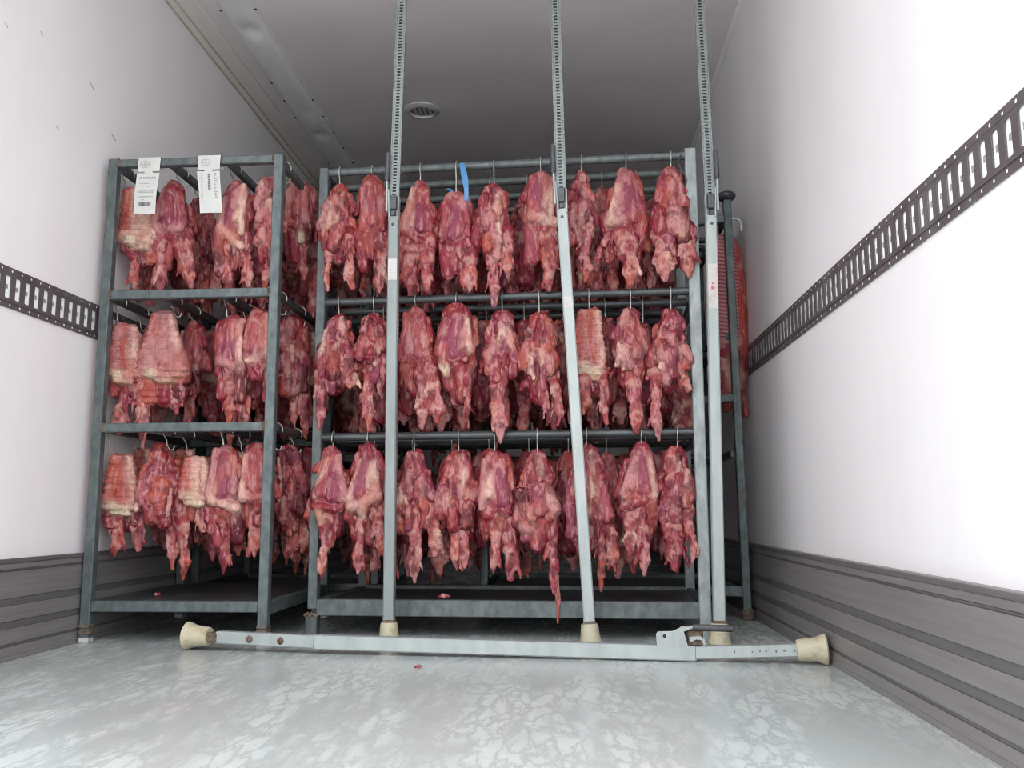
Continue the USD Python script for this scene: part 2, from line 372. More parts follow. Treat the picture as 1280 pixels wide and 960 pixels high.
# cargo rails: slotted channel on each wall
def cargo_rail(side, zc, ya, yb, label):
    xw = XL if side == 'left' else XR
    s = 1 if side == 'left' else -1
    t = thing('cargo_rail', label, 'cargo rail')
    H = 0.131
    step = 0.0508
    n = int((yb - ya) / step)
    holes, small = [], []
    for k in range(n):
        y = (k + 0.5) * step
        o = sg.box(y - 0.0085, -0.032, y + 0.0085, 0.032).buffer(0.004, quad_segs=2)
        holes.append(o.exterior.coords)
        for zz in (-0.055, 0.055):
            small.append(sg.Point(y + 0.02, zz).buffer(0.0042, quad_segs=2).exterior.coords)

    def place(m, depth):       # polygon (y, z) -> wall; extrusion points out of the wall
        T = np.array([[0, 0, s, xw + s * depth], [1, 0, 0, ya], [0, 1, 0, zc], [0, 0, 0, 1]], float)
        m.apply_transform(T)
        if np.linalg.det(T[:3, :3]) < 0:
            m.invert()
        return m
    L = n * step
    obj('face_plate', place(extrude(sg.Polygon(sg.box(0, -0.044, L, 0.044).exterior.coords, holes), 0.002), 0.0055), M['rail'], t)
    up = sg.Polygon(sg.box(0, 0.047, L, H / 2).exterior.coords, [c for c in small if c[0][1] > 0])
    dn = sg.Polygon(sg.box(0, -H / 2, L, -0.047).exterior.coords, [c for c in small if c[0][1] < 0])
    obj('flange', place(extrude(up, 0.003), 0.002), M['rail'], t)
    obj('flange', place(extrude(dn, 0.003), 0.002), M['rail'], t)
    for zz in (-0.0455, 0.0455):
        m = box(0, L, zz - 0.0022, zz + 0.0022, 0, 0.0078, 0.001)
        obj('channel_edge', place(m, 0.001), M['rail'], t)
    obj('backing', place(box(0, L, -0.0435, 0.0435, 0, 0.002), 0.001), M['railback'], t)
    obj('flange_backing', place(box(0, L, 0.048, H / 2 - 0.001, 0, 0.0036), 0.0008), M['railback'], t)
    obj('flange_backing', place(box(0, L, -H / 2 + 0.001, -0.048, 0, 0.0036), 0.0008), M['railback'], t)
    pins = []
    for k in range(n):
        y = (k + 0.5) * step
        pins = box(y - 0.0125, y + 0.004, -0.006, 0.008, 0, 0.0022, 0.0008)
        obj('slot_pin', place(pins, 0.0030), M['pin'], t)
    return t


cargo_rail('right', 1.122, 1.25, 6.2, 'dark slotted cargo rail along the white right wall')
cargo_rail('left', 1.168, 2.30, 6.2, 'dark slotted cargo rail along the white left wall')

# ================================================================== racks
# --- left rack: square frame, four hanging rails per tier run from front to back
LX0, LX1, LY0, LY1 = -1.752, -1.072, 3.125, 3.925
LT = (1.772, 1.262, 0.764)                    # heights of the three tiers
LRAILS = (-1.730, -1.515, -1.290, -1.094)


def foot_collar(x, y, w):
    return cat_(box(x - w / 2 - 0.004, x + w / 2 + 0.004, y - w / 2 - 0.004, y + w / 2 + 0.004, 0.030, 0.047, 0.003),
                box(x - w / 2 - 0.002, x + w / 2 + 0.002, y - w / 2 - 0.005, y + w / 2 + 0.002, 0.052, 0.064, 0.003))


r1 = thing('meat_rack', 'grey galvanised steel rack against the left wall, hung with meat and two paper tags', 'rack')
w = 0.036
for x in (LX0 + w / 2, LX1 - w / 2):
    for y in (LY0 + w / 2, LY1 - w / 2):
        obj('post', box(x - w / 2, x + w / 2, y - w / 2, y + w / 2, 0.016, 1.795, 0.003), M['galv'], r1)
        obj('collar', foot_collar(x, y, w), M['rust'], r1)
        obj('foot_pad', box(x - 0.019, x + 0.019, y - 0.019, y + 0.019, 0.0, 0.018, 0.003), M['plastic'], r1, label='white foot pad')
for z, h in ((1.778, 0.030), (1.262, 0.034), (0.764, 0.034)):
    for y in (LY0 + 0.018, LY1 - 0.018):
        obj('cross_beam', box(LX0 + w, LX1 - w, y - 0.015, y + 0.015, z - h / 2, z + h / 2, 0.003), M['galv'], r1)
    for x in LRAILS:
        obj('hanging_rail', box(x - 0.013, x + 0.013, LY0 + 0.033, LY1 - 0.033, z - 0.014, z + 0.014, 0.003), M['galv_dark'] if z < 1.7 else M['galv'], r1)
    for x in (LX0 + w, LX1 - w):
        s = 1 if x < -1.4 else -1
        obj('weld', cat_(*[trimesh.creation.icosphere(1, 0.0065).apply_translation([x + s * 0.001, LY0 + 0.004, z + q]) for q in (-0.012, -0.003, 0.006, 0.013)]), M['rust'], r1)
for y in (LY0 + 0.018, LY1 - 0.018):
    obj('bottom_beam', box(LX0 + w, LX1 - w, y - 0.016, y + 0.016, 0.108, 0.146, 0.003), M['galv'], r1)
for x in (LX0 + 0.018, LX1 - 0.018):
    obj('bottom_side_beam', box(x - 0.015, x + 0.015, LY0 + w, LY1 - w, 0.098, 0.144, 0.003), M['galv'], r1)
obj('shelf_tray', box(LX0 + 0.034, LX1 - 0.034, LY0 + 0.034, LY1 - 0.034, 0.138, 0.146, 0.002), M['tray'], r1, label='dark stained sheet-metal shelf')

# --- main rack: round rails run from left to right, slightly turned towards the right wall
MA = math.atan2(-0.07, 1.433)
MO = np.array([-0.970, 3.340])                # front left post
MU = np.array([math.cos(MA), math.sin(MA)])
MV = np.array([-MU[1], MU[0]])
MW, MD = 1.435, 0.66
MT = (1.798, 1.268, 0.740)
MRAIL = (0.0, 0.18, 0.36, 0.54)               # rails one behind the other


def mp(u, v):
    p = MO + MU * u + MV * v
    return float(p[0]), float(p[1])


r2_ = thing('meat_rack', 'wide grey galvanised steel rack of round rails behind the three load bars', 'rack', (MO[0], MO[1], 0), math.degrees(MA))
for u, wd, zt in ((0, 0.036, 1.813), (MW, 0.042, 1.822)):
    for v_ in (0, MD):
        zb = 0.10 if (u == 0 and v_ == 0) else 0.0
        obj('post', box(u - wd / 2, u + wd / 2, v_ - 0.02, v_ + 0.02, zb, zt, 0.003), M['galv_lit_post'] if u > 1 else M['galv_mid'], r2_)
obj('repair_foot', cat_(box(-0.024, 0.020, -0.024, 0.022, 0.0, 0.078, 0.004)), M['galv_mid'], r2_, label='welded-on repair sleeve at the foot of the left post')
obj('weld', cat_(*[trimesh.creation.icosphere(1, 0.008).apply_translation([q, -0.022, 0.080 + 0.004 * math.sin(q * 300)]) for q in np.linspace(-0.022, 0.018, 6)]), M['rust'], r2_)
for t, z in enumerate(MT):
    for k, v_ in enumerate(MRAIL):
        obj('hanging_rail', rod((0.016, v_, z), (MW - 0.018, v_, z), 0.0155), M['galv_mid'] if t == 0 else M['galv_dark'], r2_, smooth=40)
    for u in (0.0, MW):
        obj('side_rail', box(u - 0.014, u + 0.014, 0.018, MD - 0.018, z - 0.030, z - 0.004, 0.003), M['galv_dark'], r2_)
for v_ in (0.0, MD):
    obj('bottom_beam', box(0.016, MW - 0.018, v_ - 0.018, v_ + 0.018, 0.076, 0.136, 0.003), M['galv_mid'], r2_)
for u in (0.0, MW):
    obj('bottom_side_beam', box(u - 0.015, u + 0.015, 0.02, MD - 0.02, 0.080, 0.130, 0.003), M['galv_mid'], r2_)
obj('shelf_tray', box(0.014, MW - 0.014, 0.017, MD - 0.017, 0.112, 0.120, 0.002), M['tray'], r2_, label='added dark sheet-metal shelf')
obj('wire_tie', sweep(spline([(MW - 0.028, -0.012, 1.80), (MW - 0.045, -0.022, 1.765), (MW - 0.034, -0.024, 1.73), (MW - 0.018, -0.024, 1.70), (MW - 0.026, -0.02, 1.67)], 30), 0.0022, 6), M['galv_dark'], r2_)

# --- rear rack by the right wall: round-topped posts, arms to the left
r3 = thing('meat_rack', 'rear steel rack with a round-capped post close to the right wall', 'rack')
for (x0, x1, y) in ((0.728, 0.709, 3.90), (0.700, 0.70, 4.72), (-0.40, -0.40, 3.985 + 0.08), (-0.40, -0.40, 4.72)):
    obj('post', bar((x0, y, 0.03), (x1, y, 1.845), 0.034, 0.034), M['galv'], r3)
    obj('foot', box(x0 - 0.024, x0 + 0.024, y - 0.024, y + 0.024, 0, 0.045, 0.005), M['rust'], r3, label='rusty foot')
    cp = lathe([[0, 0], [0.026, 0.0], [0.040, 0.012], [0.042, 0.022], [0.036, 0.033], [0.018, 0.040], [0, 0.041]], 24)
    cp.apply_translation([x1, y, 1.838])
    obj('round_cap', cp, M['galv_dark'], r3, smooth=50)
obj('arm', bar((0.71, 3.90, 1.752), (0.535, 3.965, 1.755), 0.034, 0.034, up=(0, 0, 1)), M['galv'], r3)
obj('arm', bar((0.715, 3.90, 0.943), (0.535, 3.965, 0.938), 0.034, 0.034, up=(0, 0, 1)), M['galv'], r3)
obj('arm', bar((0.725, 3.90, 0.118), (0.535, 3.965, 0.118), 0.045, 0.03, up=(0, 1, 0)), M['galv'], r3)
for z in (1.76, 1.22, 0.70, 0.118):
    obj('cross_beam', box(-0.385, 0.685, 4.70, 4.73, z - 0.018, z + 0.018, 0.003), M['galv'], r3)
    for x in (-0.40, 0.70):
        obj('side_beam', box(x - 0.013, x + 0.013, 4.09 if x < 0 else 3.92, 4.70, z - 0.016, z + 0.016, 0.003), M['galv_dark'], r3)
for z in (1.76, 1.22, 0.70):
    for y in (4.24, 4.52):
        obj('hanging_rail', rod((-0.39, y, z), (0.69, y, z), 0.015), M['galv_dark'], r3, smooth=40)
obj('shelf_tray', box(-0.385, 0.685, 4.08, 4.70, 0.104, 0.112, 0.002), M['tray'], r3, label='added dark sheet-metal shelf')  # shelf added to keep the low space behind dark
r4 = thing('meat_rack', 'added rear steel rack darkening the gap between the left and main racks', 'rack')  # rack added with its load to block light behind the front racks
for x in (-1.735, -0.90):
    for y in (4.06, 4.72):
        obj('post', box(x - 0.018, x + 0.018, y - 0.018, y + 0.018, 0.0, 1.80, 0.003), M['galv'], r4)
for z in (1.76, 1.22, 0.70):
    for y in (4.24, 4.52):
        obj('hanging_rail', rod((-1.72, y, z), (-0.915, y, z), 0.015), M['galv_dark'], r4, smooth=40)
for z in (1.76, 1.22, 0.70, 0.118):
    for y in (4.06, 4.72):
        obj('cross_beam', box(-1.717, -0.918, y - 0.015, y + 0.015, z - 0.018, z + 0.018, 0.003), M['galv_dark'], r4)
    for x in (-1.735, -0.90):
        obj('side_beam', box(x - 0.013, x + 0.013, 4.078, 4.702, z - 0.016, z + 0.016, 0.003), M['galv_dark'], r4)
obj('shelf_tray', box(-1.717, -0.918, 4.08, 4.70, 0.104, 0.112, 0.002), M['tray'], r4, label='added dark sheet-metal shelf')
obj('end_hook', sweep(spline([(0.722, 3.90, 1.748), (0.742, 3.895, 1.752), (0.760, 3.89, 1.742), (0.767, 3.885, 1.715), (0.768, 3.885, 1.690)], 20), 0.0055, 8), M['plastic'], r3, label='pale bent hook at the end of the arm')

# ================================================================== load bars
def rubber_cup(T, r0, r1, L):
    m = lathe([[0, 0], [r1 - 0.004, 0], [r1, 0.004], [r1 - 0.002, 0.012], [r0 + (r1 - r0) * 0.45, 0.030], [r0 + 0.003, L - 0.004], [r0, L], [0, L]], 28)
    m.apply_transform(T)
    return m


def load_bar(label, foot, mid, top, side, sticker, lower='galv_light'):
    """Upright telescopic bar braced between floor and ceiling. side: where the lever stands."""
    f, m_, t_ = (np.asarray(q, float) for q in (foot, mid, top))
    t = thing('load_bar', label, 'load bar')
    W = 0.040
    lo = f + (m_ - f) * (0.066 / (m_[2] - f[2]))
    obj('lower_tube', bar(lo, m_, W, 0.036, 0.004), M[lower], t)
    T, _ = frame_to(f, m_)
    obj('rubber_foot', rubber_cup(T, 0.027, 0.041, 0.072), M['rubber'], t, smooth=40, label='cream rubber foot')
    obj('foot_collar', bar(f + (m_ - f) * (0.070 / m_[2]), f + (m_ - f) * (0.082 / m_[2]), W + 0.003, 0.039, 0.002), M['rust'], t)
    # upper tube: channel with a ladder of slots in its face
    T, L = frame_to(m_ + (t_ - m_) * -0.02, t_)
    L -= 0.05
    n = int(L / 0.0125)
    holes = [sg.box(-0.0065, (k + 0.5) * 0.0125 - 0.0033, 0.0065, (k + 0.5) * 0.0125 + 0.0033).exterior.coords for k in range(n)]
    face = extrude(sg.Polygon(sg.box(-0.0165, 0, 0.0165, L).exterior.coords, holes), 0.002)
    # face lies in local x (across), z (along), its normal -y
    A = np.array([[1, 0, 0, 0], [0, 0, -1, -0.0125], [0, 1, 0, 0], [0, 0, 0, 1]], float)
    face.apply_transform(A)
    face.apply_transform(T)
    obj('slotted_face', face, M['galv_tube'], t)
    chan = cat_(box(-0.0165, -0.0145, -0.0125, 0.012, 0, L), box(0.0145, 0.0165, -0.0125, 0.012, 0, L), box(-0.0145, 0.0145, 0.010, 0.012, 0, L),
                box(-0.0195, -0.0145, -0.0165, -0.0135, 0, L, 0.001), box(0.0145, 0.0195, -0.0165, -0.0135, 0, L, 0.001))
    chan.apply_transform(T)
    obj('channel', chan, M['galv_tube'], t)
    Tt = T.copy()
    Tt[:3, 3] = t_
    Tt[:3, 0] *= -1
    Tt[:3, 2] *= -1
    obj('ceiling_foot', rubber_cup(Tt, 0.024, 0.038, 0.065), M['rubber'], t, smooth=40)
    # lever with black grip, link plates and pawl above the lower tube
    Tm, _ = frame_to(m_, t_)
    s = side

    def put(m):
        m.apply_transform(Tm)
        return m
    xo = s * 0.024
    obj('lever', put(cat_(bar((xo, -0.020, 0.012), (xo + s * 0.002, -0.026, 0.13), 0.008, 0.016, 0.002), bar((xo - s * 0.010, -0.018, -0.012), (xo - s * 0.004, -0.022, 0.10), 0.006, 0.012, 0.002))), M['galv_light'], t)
    obj('grip', put(sweep([(xo + s * 0.002, -0.028, 0.128), (xo + s * 0.002, -0.029, 0.134), (xo + s * 0.002, -0.031, 0.235), (xo + s * 0.002, -0.031, 0.241)], [0.006, 0.0095, 0.0095, 0.006], 12)), M['grip'], t, smooth=50, label='black lever grip')
    obj('pawl', put(cat_(box(-0.013, 0.013, -0.026, -0.014, 0.020, 0.075, 0.003), box(-0.010, 0.010, -0.023, -0.012, -0.004, 0.018, 0.003))), M['galv_dark'], t)
    obj('link_plate', put(box(-s * 0.019 - 0.002, -s * 0.019 + 0.002, -0.026, 0.004, -0.02, 0.07, 0.001)), M['galv_light'], t)
    rv = lathe([[0, 0], [0.006, 0], [0.005, 0.003], [0, 0.004]], 12)
    rv.apply_transform(np.array([[1, 0, 0, 0], [0, 0, -1, -0.018], [0, 1, 0, -0.035], [0, 0, 0, 1]], float))
    obj('rivet', put(rv), M['galv_dark'], t)
    if sticker:
        Tf, _ = frame_to(f, m_)
        z0, z1 = sticker
        z0, z1 = z0 / Tf[2, 2], z1 / Tf[2, 2]
        st = box(-0.0165, 0.0165, -0.0188, -0.0175, z0, z1)
        st.apply_transform(Tf)
        sk = obj('sticker', st, M['stick'], t, label='worn white and pinkish sticker')
        if side > 0:
            for (xa, xb, za, zb, mm) in ((-0.006, 0.006, 0.42, 0.50, 'inkred'), (-0.004, 0.004, 0.535, 0.57, 'inkred')):
                q = box(xa, xb, -0.0193, -0.0186, z0 + (z1 - z0) * za, z0 + (z1 - z0) * zb)
                q.apply_transform(Tf)
                obj('print', q, M[mm], sk)
    return t


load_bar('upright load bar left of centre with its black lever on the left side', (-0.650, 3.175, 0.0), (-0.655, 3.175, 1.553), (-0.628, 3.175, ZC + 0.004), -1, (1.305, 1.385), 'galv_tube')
load_bar('slanting upright load bar in the middle, leaning to the left', (0.056, 3.165, 0.0), (-0.026, 3.165, 1.562), (-0.050, 3.165, ZC + 0.004), -1, (1.185, 1.225))
load_bar('upright load bar at the right-hand post with its black lever on the right', (0.499, 3.195, 0.0), (0.521, 3.195, 1.533), (0.500, 3.195, ZC + 0.004), 1, (1.180, 1.345))

# load bar lying across the floor
hb = thing('load_bar', 'load bar lying across the wet floor with a cream rubber foot at each end', 'load bar')
pA, pB, pC, pD = np.array([-1.305, 3.005, 0.046]), np.array([-0.845, 2.935, 0.038]), np.array([0.372, 2.845, 0.024]), np.array([0.752, 2.795, 0.046])
Ta, _ = frame_to(pA, pB, (0, 0, 1))
obj('rubber_foot', rubber_cup(Ta, 0.028, 0.046, 0.085), M['rubber'], hb, smooth=40, label='cream rubber foot')
Td, _ = frame_to(pD, pC, (0, 0, 1))
obj('rubber_foot', rubber_cup(Td, 0.028, 0.046, 0.088), M['rubber'], hb, smooth=40, label='cream rubber foot')
ab = (pB - pA) / np.linalg.norm(pB - pA)
dc = (pC - pD) / np.linalg.norm(pC - pD)
bc = (pC - pB) / np.linalg.norm(pC - pB)
obj('rusty_stub', bar(pA + ab * 0.080, pA + ab * 0.125, 0.036, 0.030, 0.003, up=(0, 0, 1)), M['rust'], hb, label='rusty bare stub between foot and tube')
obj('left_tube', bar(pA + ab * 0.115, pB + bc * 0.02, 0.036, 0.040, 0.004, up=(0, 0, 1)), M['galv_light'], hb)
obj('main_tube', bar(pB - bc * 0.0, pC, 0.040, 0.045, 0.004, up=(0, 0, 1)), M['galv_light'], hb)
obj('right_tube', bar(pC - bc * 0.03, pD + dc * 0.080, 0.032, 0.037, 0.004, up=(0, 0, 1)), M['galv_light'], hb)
for q in (0.240, 0.350):
    c_ = pA + ab * q
    bt = lathe([[0, 0.006], [0.006, 0.0055], [0.010, 0.003], [0.0125, 0], [0, 0]], 14)
    bt.apply_transform(np.array([[1, 0, 0, c_[0]], [0, 0, -1, c_[1] - 0.0175], [0, 1, 0, c_[2]], [0, 0, 0, 1]], float))
    obj('bolt', bt, M['rust'], hb)
# latch on the main tube near its right end
lx, ly = 0.315, 2.857


def plate(pts, y0, y1, hole=None):
    pg = sg.Polygon(pts)
    if hole:
        pg = pg.difference(sg.Point(hole[:2]).buffer(hole[2]))
    m = extrude(pg, y1 - y0)
    m.apply_transform(np.array([[1, 0, 0, 0], [0, 0, -1, y1], [0, 1, 0, 0], [0, 0, 0, 1]], float))
    return m


obj('latch_plate', plate([(0.252, 0.040), (0.250, 0.083), (0.256, 0.090), (0.300, 0.091), (0.330, 0.104), (0.352, 0.104), (0.352, 0.096), (0.335, 0.090), (0.345, 0.050), (0.345, 0.040)], 2.832, 2.838, (0.276, 0.076, 0.006)), M['galv_light'], hb)
obj('latch_plate', plate([(0.262, 0.042), (0.262, 0.082), (0.300, 0.088), (0.336, 0.086), (0.336, 0.042)], 2.862, 2.868), M['rust'], hb)
obj('lever', bar((0.325, 2.850, 0.098), (0.372, 2.850, 0.101), 0.014, 0.010, 0.002, up=(0, 0, 1)), M['galv_light'], hb)
obj('grip', sweep([(0.362, 2.850, 0.100), (0.368, 2.850, 0.100), (0.482, 2.846, 0.098), (0.488, 2.846, 0.098)], [0.007, 0.0105, 0.0105, 0.007], 12), M['grip'], hb, smooth=50, label='black lever grip')
obj('catch_hook', plate([(0.352, 0.060), (0.352, 0.073), (0.385, 0.076), (0.397, 0.068), (0.401, 0.050), (0.394, 0.050), (0.388, 0.064), (0.372, 0.066), (0.360, 0.060)], 2.836, 2.850), M['galv_light'], hb)
obj('latch_block', box(0.348, 0.396, 2.848, 2.872, 0.046, 0.092, 0.003), M['rust'], hb, label='rusty latch block')
# worn lettering scuffs on the right tube
rs = random.Random(4)
for k in range(9):
    q = 0.10 + 0.024 * k + rs.uniform(-0.005, 0.005)
    c_ = pD + dc * q
    obj('scuff_mark', box(c_[0] - rs.uniform(0.003, 0.007), c_[0] + rs.uniform(0.003, 0.007), c_[1] - 0.0166, c_[1] - 0.0155, c_[2] + rs.uniform(-0.004, 0.0), c_[2] + rs.uniform(0.003, 0.008)), M['inkdark'], hb)

# ================================================================== paper tags, strap
def paper_tag(label, x, ztop, zbot, sway, kind):
    t = thing('paper_tag', label, 'tag')
    W, yf = 0.086, LY0 - 0.003

    def strip(pts, w0, w1, th=0.0008, shift=0.0):
        pts = np.asarray(pts, float)
        n = len(pts)
        ws = np.linspace(w0, w1, n) / 2
        cx = np.linspace(0, shift, n)
        v = []
        for (yy_, zz), ww, c_ in zip(pts, ws, cx):
            v += [(x + c_ - ww, yy_, zz), (x + c_ + ww, yy_, zz)]
        v = np.array(v)
        nrm = np.gradient(pts, axis=0)
        nn = np.stack([np.zeros(n), nrm[:, 1], -nrm[:, 0]], 1)
        nn /= np.linalg.norm(nn, axis=1, keepdims=True)
        back = v + np.repeat(nn, 2, 0) * -th
        V = np.vstack([v, back])
        f, o = [], 2 * n
        for i in range(n - 1):
            a, b, c, d = 2 * i, 2 * i + 1, 2 * i + 3, 2 * i + 2
            f += [(a, b, c), (a, c, d), (a + o, c + o, b + o), (a + o, d + o, c + o), (a, d, d + o), (a, d + o, a + o), (b, c + o, c), (b, b + o, c + o)]
        f += [(0, o, 1), (1, o, o + 1), (o - 2, o - 1, 2 * o - 2), (o - 1, 2 * o - 1, 2 * o - 2)]
        return trimesh.Trimesh(V, np.array(f), process=False)
    zs = ztop - 0.062
    obj('folded_top', strip([(LY0 + 0.036, ztop - 0.045), (LY0 + 0.034, ztop - 0.004), (LY0 + 0.018, ztop + 0.001), (yf + 0.002, ztop - 0.001), (yf - 0.001, ztop - 0.02), (yf - 0.003, zs + 0.003)], W, W), M['paper'], t)
    obj('slit_neck', strip([(yf - 0.003, zs + 0.005), (yf - 0.004, zs - 0.006)], W * 0.36, W * 0.36), M['paper'], t)
    obj('lower_leaf', strip([(yf - 0.004, zs - 0.004), (yf - 0.009, zs - 0.05), (yf - 0.012, (zs + zbot) / 2), (yf - 0.010, zbot)], W * 1.02, W * 0.97, shift=sway), M['paper'], t)
    rr = random.Random(int(x * 1000))

    def mark(u0, u1, z0, z1, m, y):
        c_ = sway * np.clip((zs - (z0 + z1) / 2) / (zs - zbot), 0, 1)
        obj('print', box(x + c_ + u0 * W, x + c_ + u1 * W, y - 0.0012, y, z0, z1), M[m], t)
    def ylow(z):
        q = np.clip((zs - z) / (zs - zbot), 0, 1)
        return float(np.interp(q, [0, 0.33, 0.5, 1], [yf - 0.004, yf - 0.009, yf - 0.012, yf - 0.010])) - 0.0006
    # round emblem outline on the folded top, illegible print below
    em = sg.Point(0, 0).buffer(0.013, quad_segs=8).difference(sg.Point(0, 0).buffer(0.0108, quad_segs=8)).union(sg.box(-0.009, -0.001, 0.009, 0.0012)).union(sg.box(-0.001, -0.010, 0.001, 0.010))
    for g in getattr(em, 'geoms', [em]):
        m = extrude(g, 0.0006)
        m.apply_transform(np.array([[1.5, 0, 0, x - 0.012 if kind == 1 else x - 0.016], [0, 0, -1, yf - 0.0022], [0, 1, 0, ztop - 0.030], [0, 0, 0, 1]], float))
        obj('emblem', m, M['ink'], t)
    if kind == 0:
        for i, (z, u0, u1, h, mm) in enumerate(((0.020, -0.36, 0.36, 0.008, 'ink'), (0.045, -0.34, 0.10, 0.003, 'ink'), (0.058, -0.02, 0.16, 0.003, 'ink'), (0.076, -0.36, 0.36, 0.003, 'ink'), (0.082, -0.36, 0.34, 0.003, 'ink'), (0.098, -0.3, 0.32, 0.003, 'ink'), (0.110, -0.18, -0.06, 0.004, 'ink'))):
            u = u0
            while u < u1:
                du = rr.uniform(0.025, 0.09)
                mark(u, min(u + du, u1), zs - z - h, zs - z, mm, ylow(zs - z))
                u += du + 0.03
        z = zs - 0.122
        for k in range(16):
            u = -0.27 + 0.034 * k
            mark(u, u + rr.choice((0.010, 0.018, 0.024)), z - 0.013, z, 'inkdark', ylow(z - 0.006))
    else:
        for k in range(9):
            z = zs - 0.016 - 0.0072 * k
            mark(-0.03 + rr.uniform(-0.01, 0.01), 0.07 + rr.uniform(-0.01, 0.02), z - 0.0052, z, 'inkdark', ylow(z))
        for k in range(14):
            z = zs - 0.012 - 0.0075 * k
            mark(-0.33, -0.33 + rr.uniform(0.03, 0.09), z - 0.004, z, 'ink', ylow(z))
            mark(0.24, 0.24 + rr.uniform(0.04, 0.16), z - 0.004, z, 'ink', ylow(z))
    return t


paper_tag('white paper tag with a barcode, left one of two on the left rack', -1.588, 1.796, 1.567, -0.004, 0)
paper_tag('white paper tag with vertical print, right one of two on the left rack', -1.355, 1.797, 1.565, 0.020, 1)

bs = thing('plastic_strap', 'bright blue plastic strap sticking up from the meat on the main rack', 'strap')
cp = spline([(-0.412, 3.272, 1.795), (-0.405, 3.262, 1.76), (-0.396, 3.256, 1.71), (-0.392, 3.254, 1.672), (-0.394, 3.262, 1.640)], 20)
v = []
for k, q in enumerate(cp):
    ww = 0.006 + 0.004 * math.sin(math.pi * min(1, k / 14)) + 0.002
    v += [q + (-ww, 0, 0.001), q + (ww, 0, 0), q + (ww, 0.0022, 0), q + (-ww, 0.0022, 0.001)]
f = []
for k in range(len(cp) - 1):
    for i in range(4):
        p, q = 4 * k + i, 4 * k + (i + 1) % 4
        f += [(p, p + 4, q), (q, p + 4, q + 4)]
f += [(0, 1, 2), (0, 2, 3)] + [(4 * len(cp) - 4 + i for i in t3) for t3 in ((0, 2, 1), (0, 3, 2))]
f = [tuple(t3) for t3 in f]
obj('band', trimesh.Trimesh(np.array(v), np.array(f), process=True), M['blue'], bs, smooth=40)
obj('loose_end', sweep([(-0.470, 3.27, 1.692), (-0.455, 3.262, 1.684), (-0.440, 3.262, 1.672)], [0.002, 0.004, 0.002], 6), M['blue'], bs)

# ================================================================== meat
def surface_net(D, lo, h):
    """Closed surface of the field D < 0 on a regular grid."""
    S = D < 0
    nx, ny, nz = D.shape
    cs = [(i, j, k) for i in (0, 1) for j in (0, 1) for k in (0, 1)]
    sl = lambda i, n: slice(i, n - 1 + i)
    cnt = sum(S[sl(i, nx), sl(j, ny), sl(k, nz)].astype(np.int8) for i, j, k in cs)
    act = (cnt > 0) & (cnt < 8)
    cell = np.argwhere(act)
    ids = np.full(act.shape, -1)
    ids[act] = np.arange(len(cell))
    acc, num = np.zeros((len(cell), 3)), np.zeros(len(cell))
    for a in cs:
        for ax in range(3):
            if a[ax]:
                continue
            b = list(a)
            b[ax] = 1
            da = D[tuple((cell + a).T)]
            db = D[tuple((cell + b).T)]
            x = (da < 0) != (db < 0)
            t = da[x] / (da[x] - db[x])
            p = np.tile(np.array(a, float), (x.sum(), 1))
            p[:, ax] += t
            acc[x] += p
            num[x] += 1
    v = lo + (cell + acc / num[:, None]) * h
    faces = []
    for ax in range(3):
        o1, o2 = [(1, 2), (2, 0), (0, 1)][ax]
        A = [slice(None)] * 3
        B = [slice(None)] * 3
        A[ax], B[ax] = slice(0, -1), slice(1, None)
        s0, s1 = S[tuple(A)], S[tuple(B)]
        e = np.argwhere(s0 != s1)
        e = e[(e[:, o1] > 0) & (e[:, o2] > 0) & (e[:, o1] < D.shape[o1] - 1) & (e[:, o2] < D.shape[o2] - 1)]
        q = []
        for d1, d2 in ((-1, -1), (0, -1), (0, 0), (-1, 0)):
            c = e.copy()
            c[:, o1] += d1
            c[:, o2] += d2
            q.append(ids[tuple(c.T)])
        q = np.stack(q, 1)
        flip = s1[tuple(e.T)]
        q[flip] = q[flip][:, ::-1]
        faces.append(q)
    q = np.vstack(faces)
    return v, np.vstack([q[:, [0, 1, 2]], q[:, [0, 2, 3]]])


PAL = {'red': (0.205, 0.0085, 0.0230), 'deep': (0.080, 0.0030, 0.0090), 'mauve': (0.225, 0.034, 0.068), 'cream': (0.580, 0.345, 0.280), 'orange': (0.370, 0.066, 0.045),
       'bone': (0.520, 0.410, 0.290), 'pale': (0.420, 0.172, 0.172), 'pink': (0.290, 0.043, 0.060)}


def field(P, prims, k):
    """Smooth union of tapered capsules (a, b, ra, rb, depth scale, tissue); also every primitive's own distance."""
    out = np.full(len(P), 1e3)
    ds = []
    for a, b, ra, rb, sy, _ in prims:
        sc = np.array([1, 1 / sy, 1])
        A, B, Q = np.asarray(a) * sc, np.asarray(b) * sc, P * sc
        ab = B - A
        t = np.clip(((Q - A) @ ab) / max(ab @ ab, 1e-9), 0, 1)
        d = np.linalg.norm(Q - A - t[:, None] * ab, axis=1) - (ra + (rb - ra) * t)
        d = d * (0.5 + 0.5 * sy) if sy < 1 else d
        ds.append(d)
        hh = np.clip(0.5 + 0.5 * (d - out) / k, 0, 1)
        out = d * (1 - hh) + out * hh - k * hh * (1 - hh)
    return out, ds


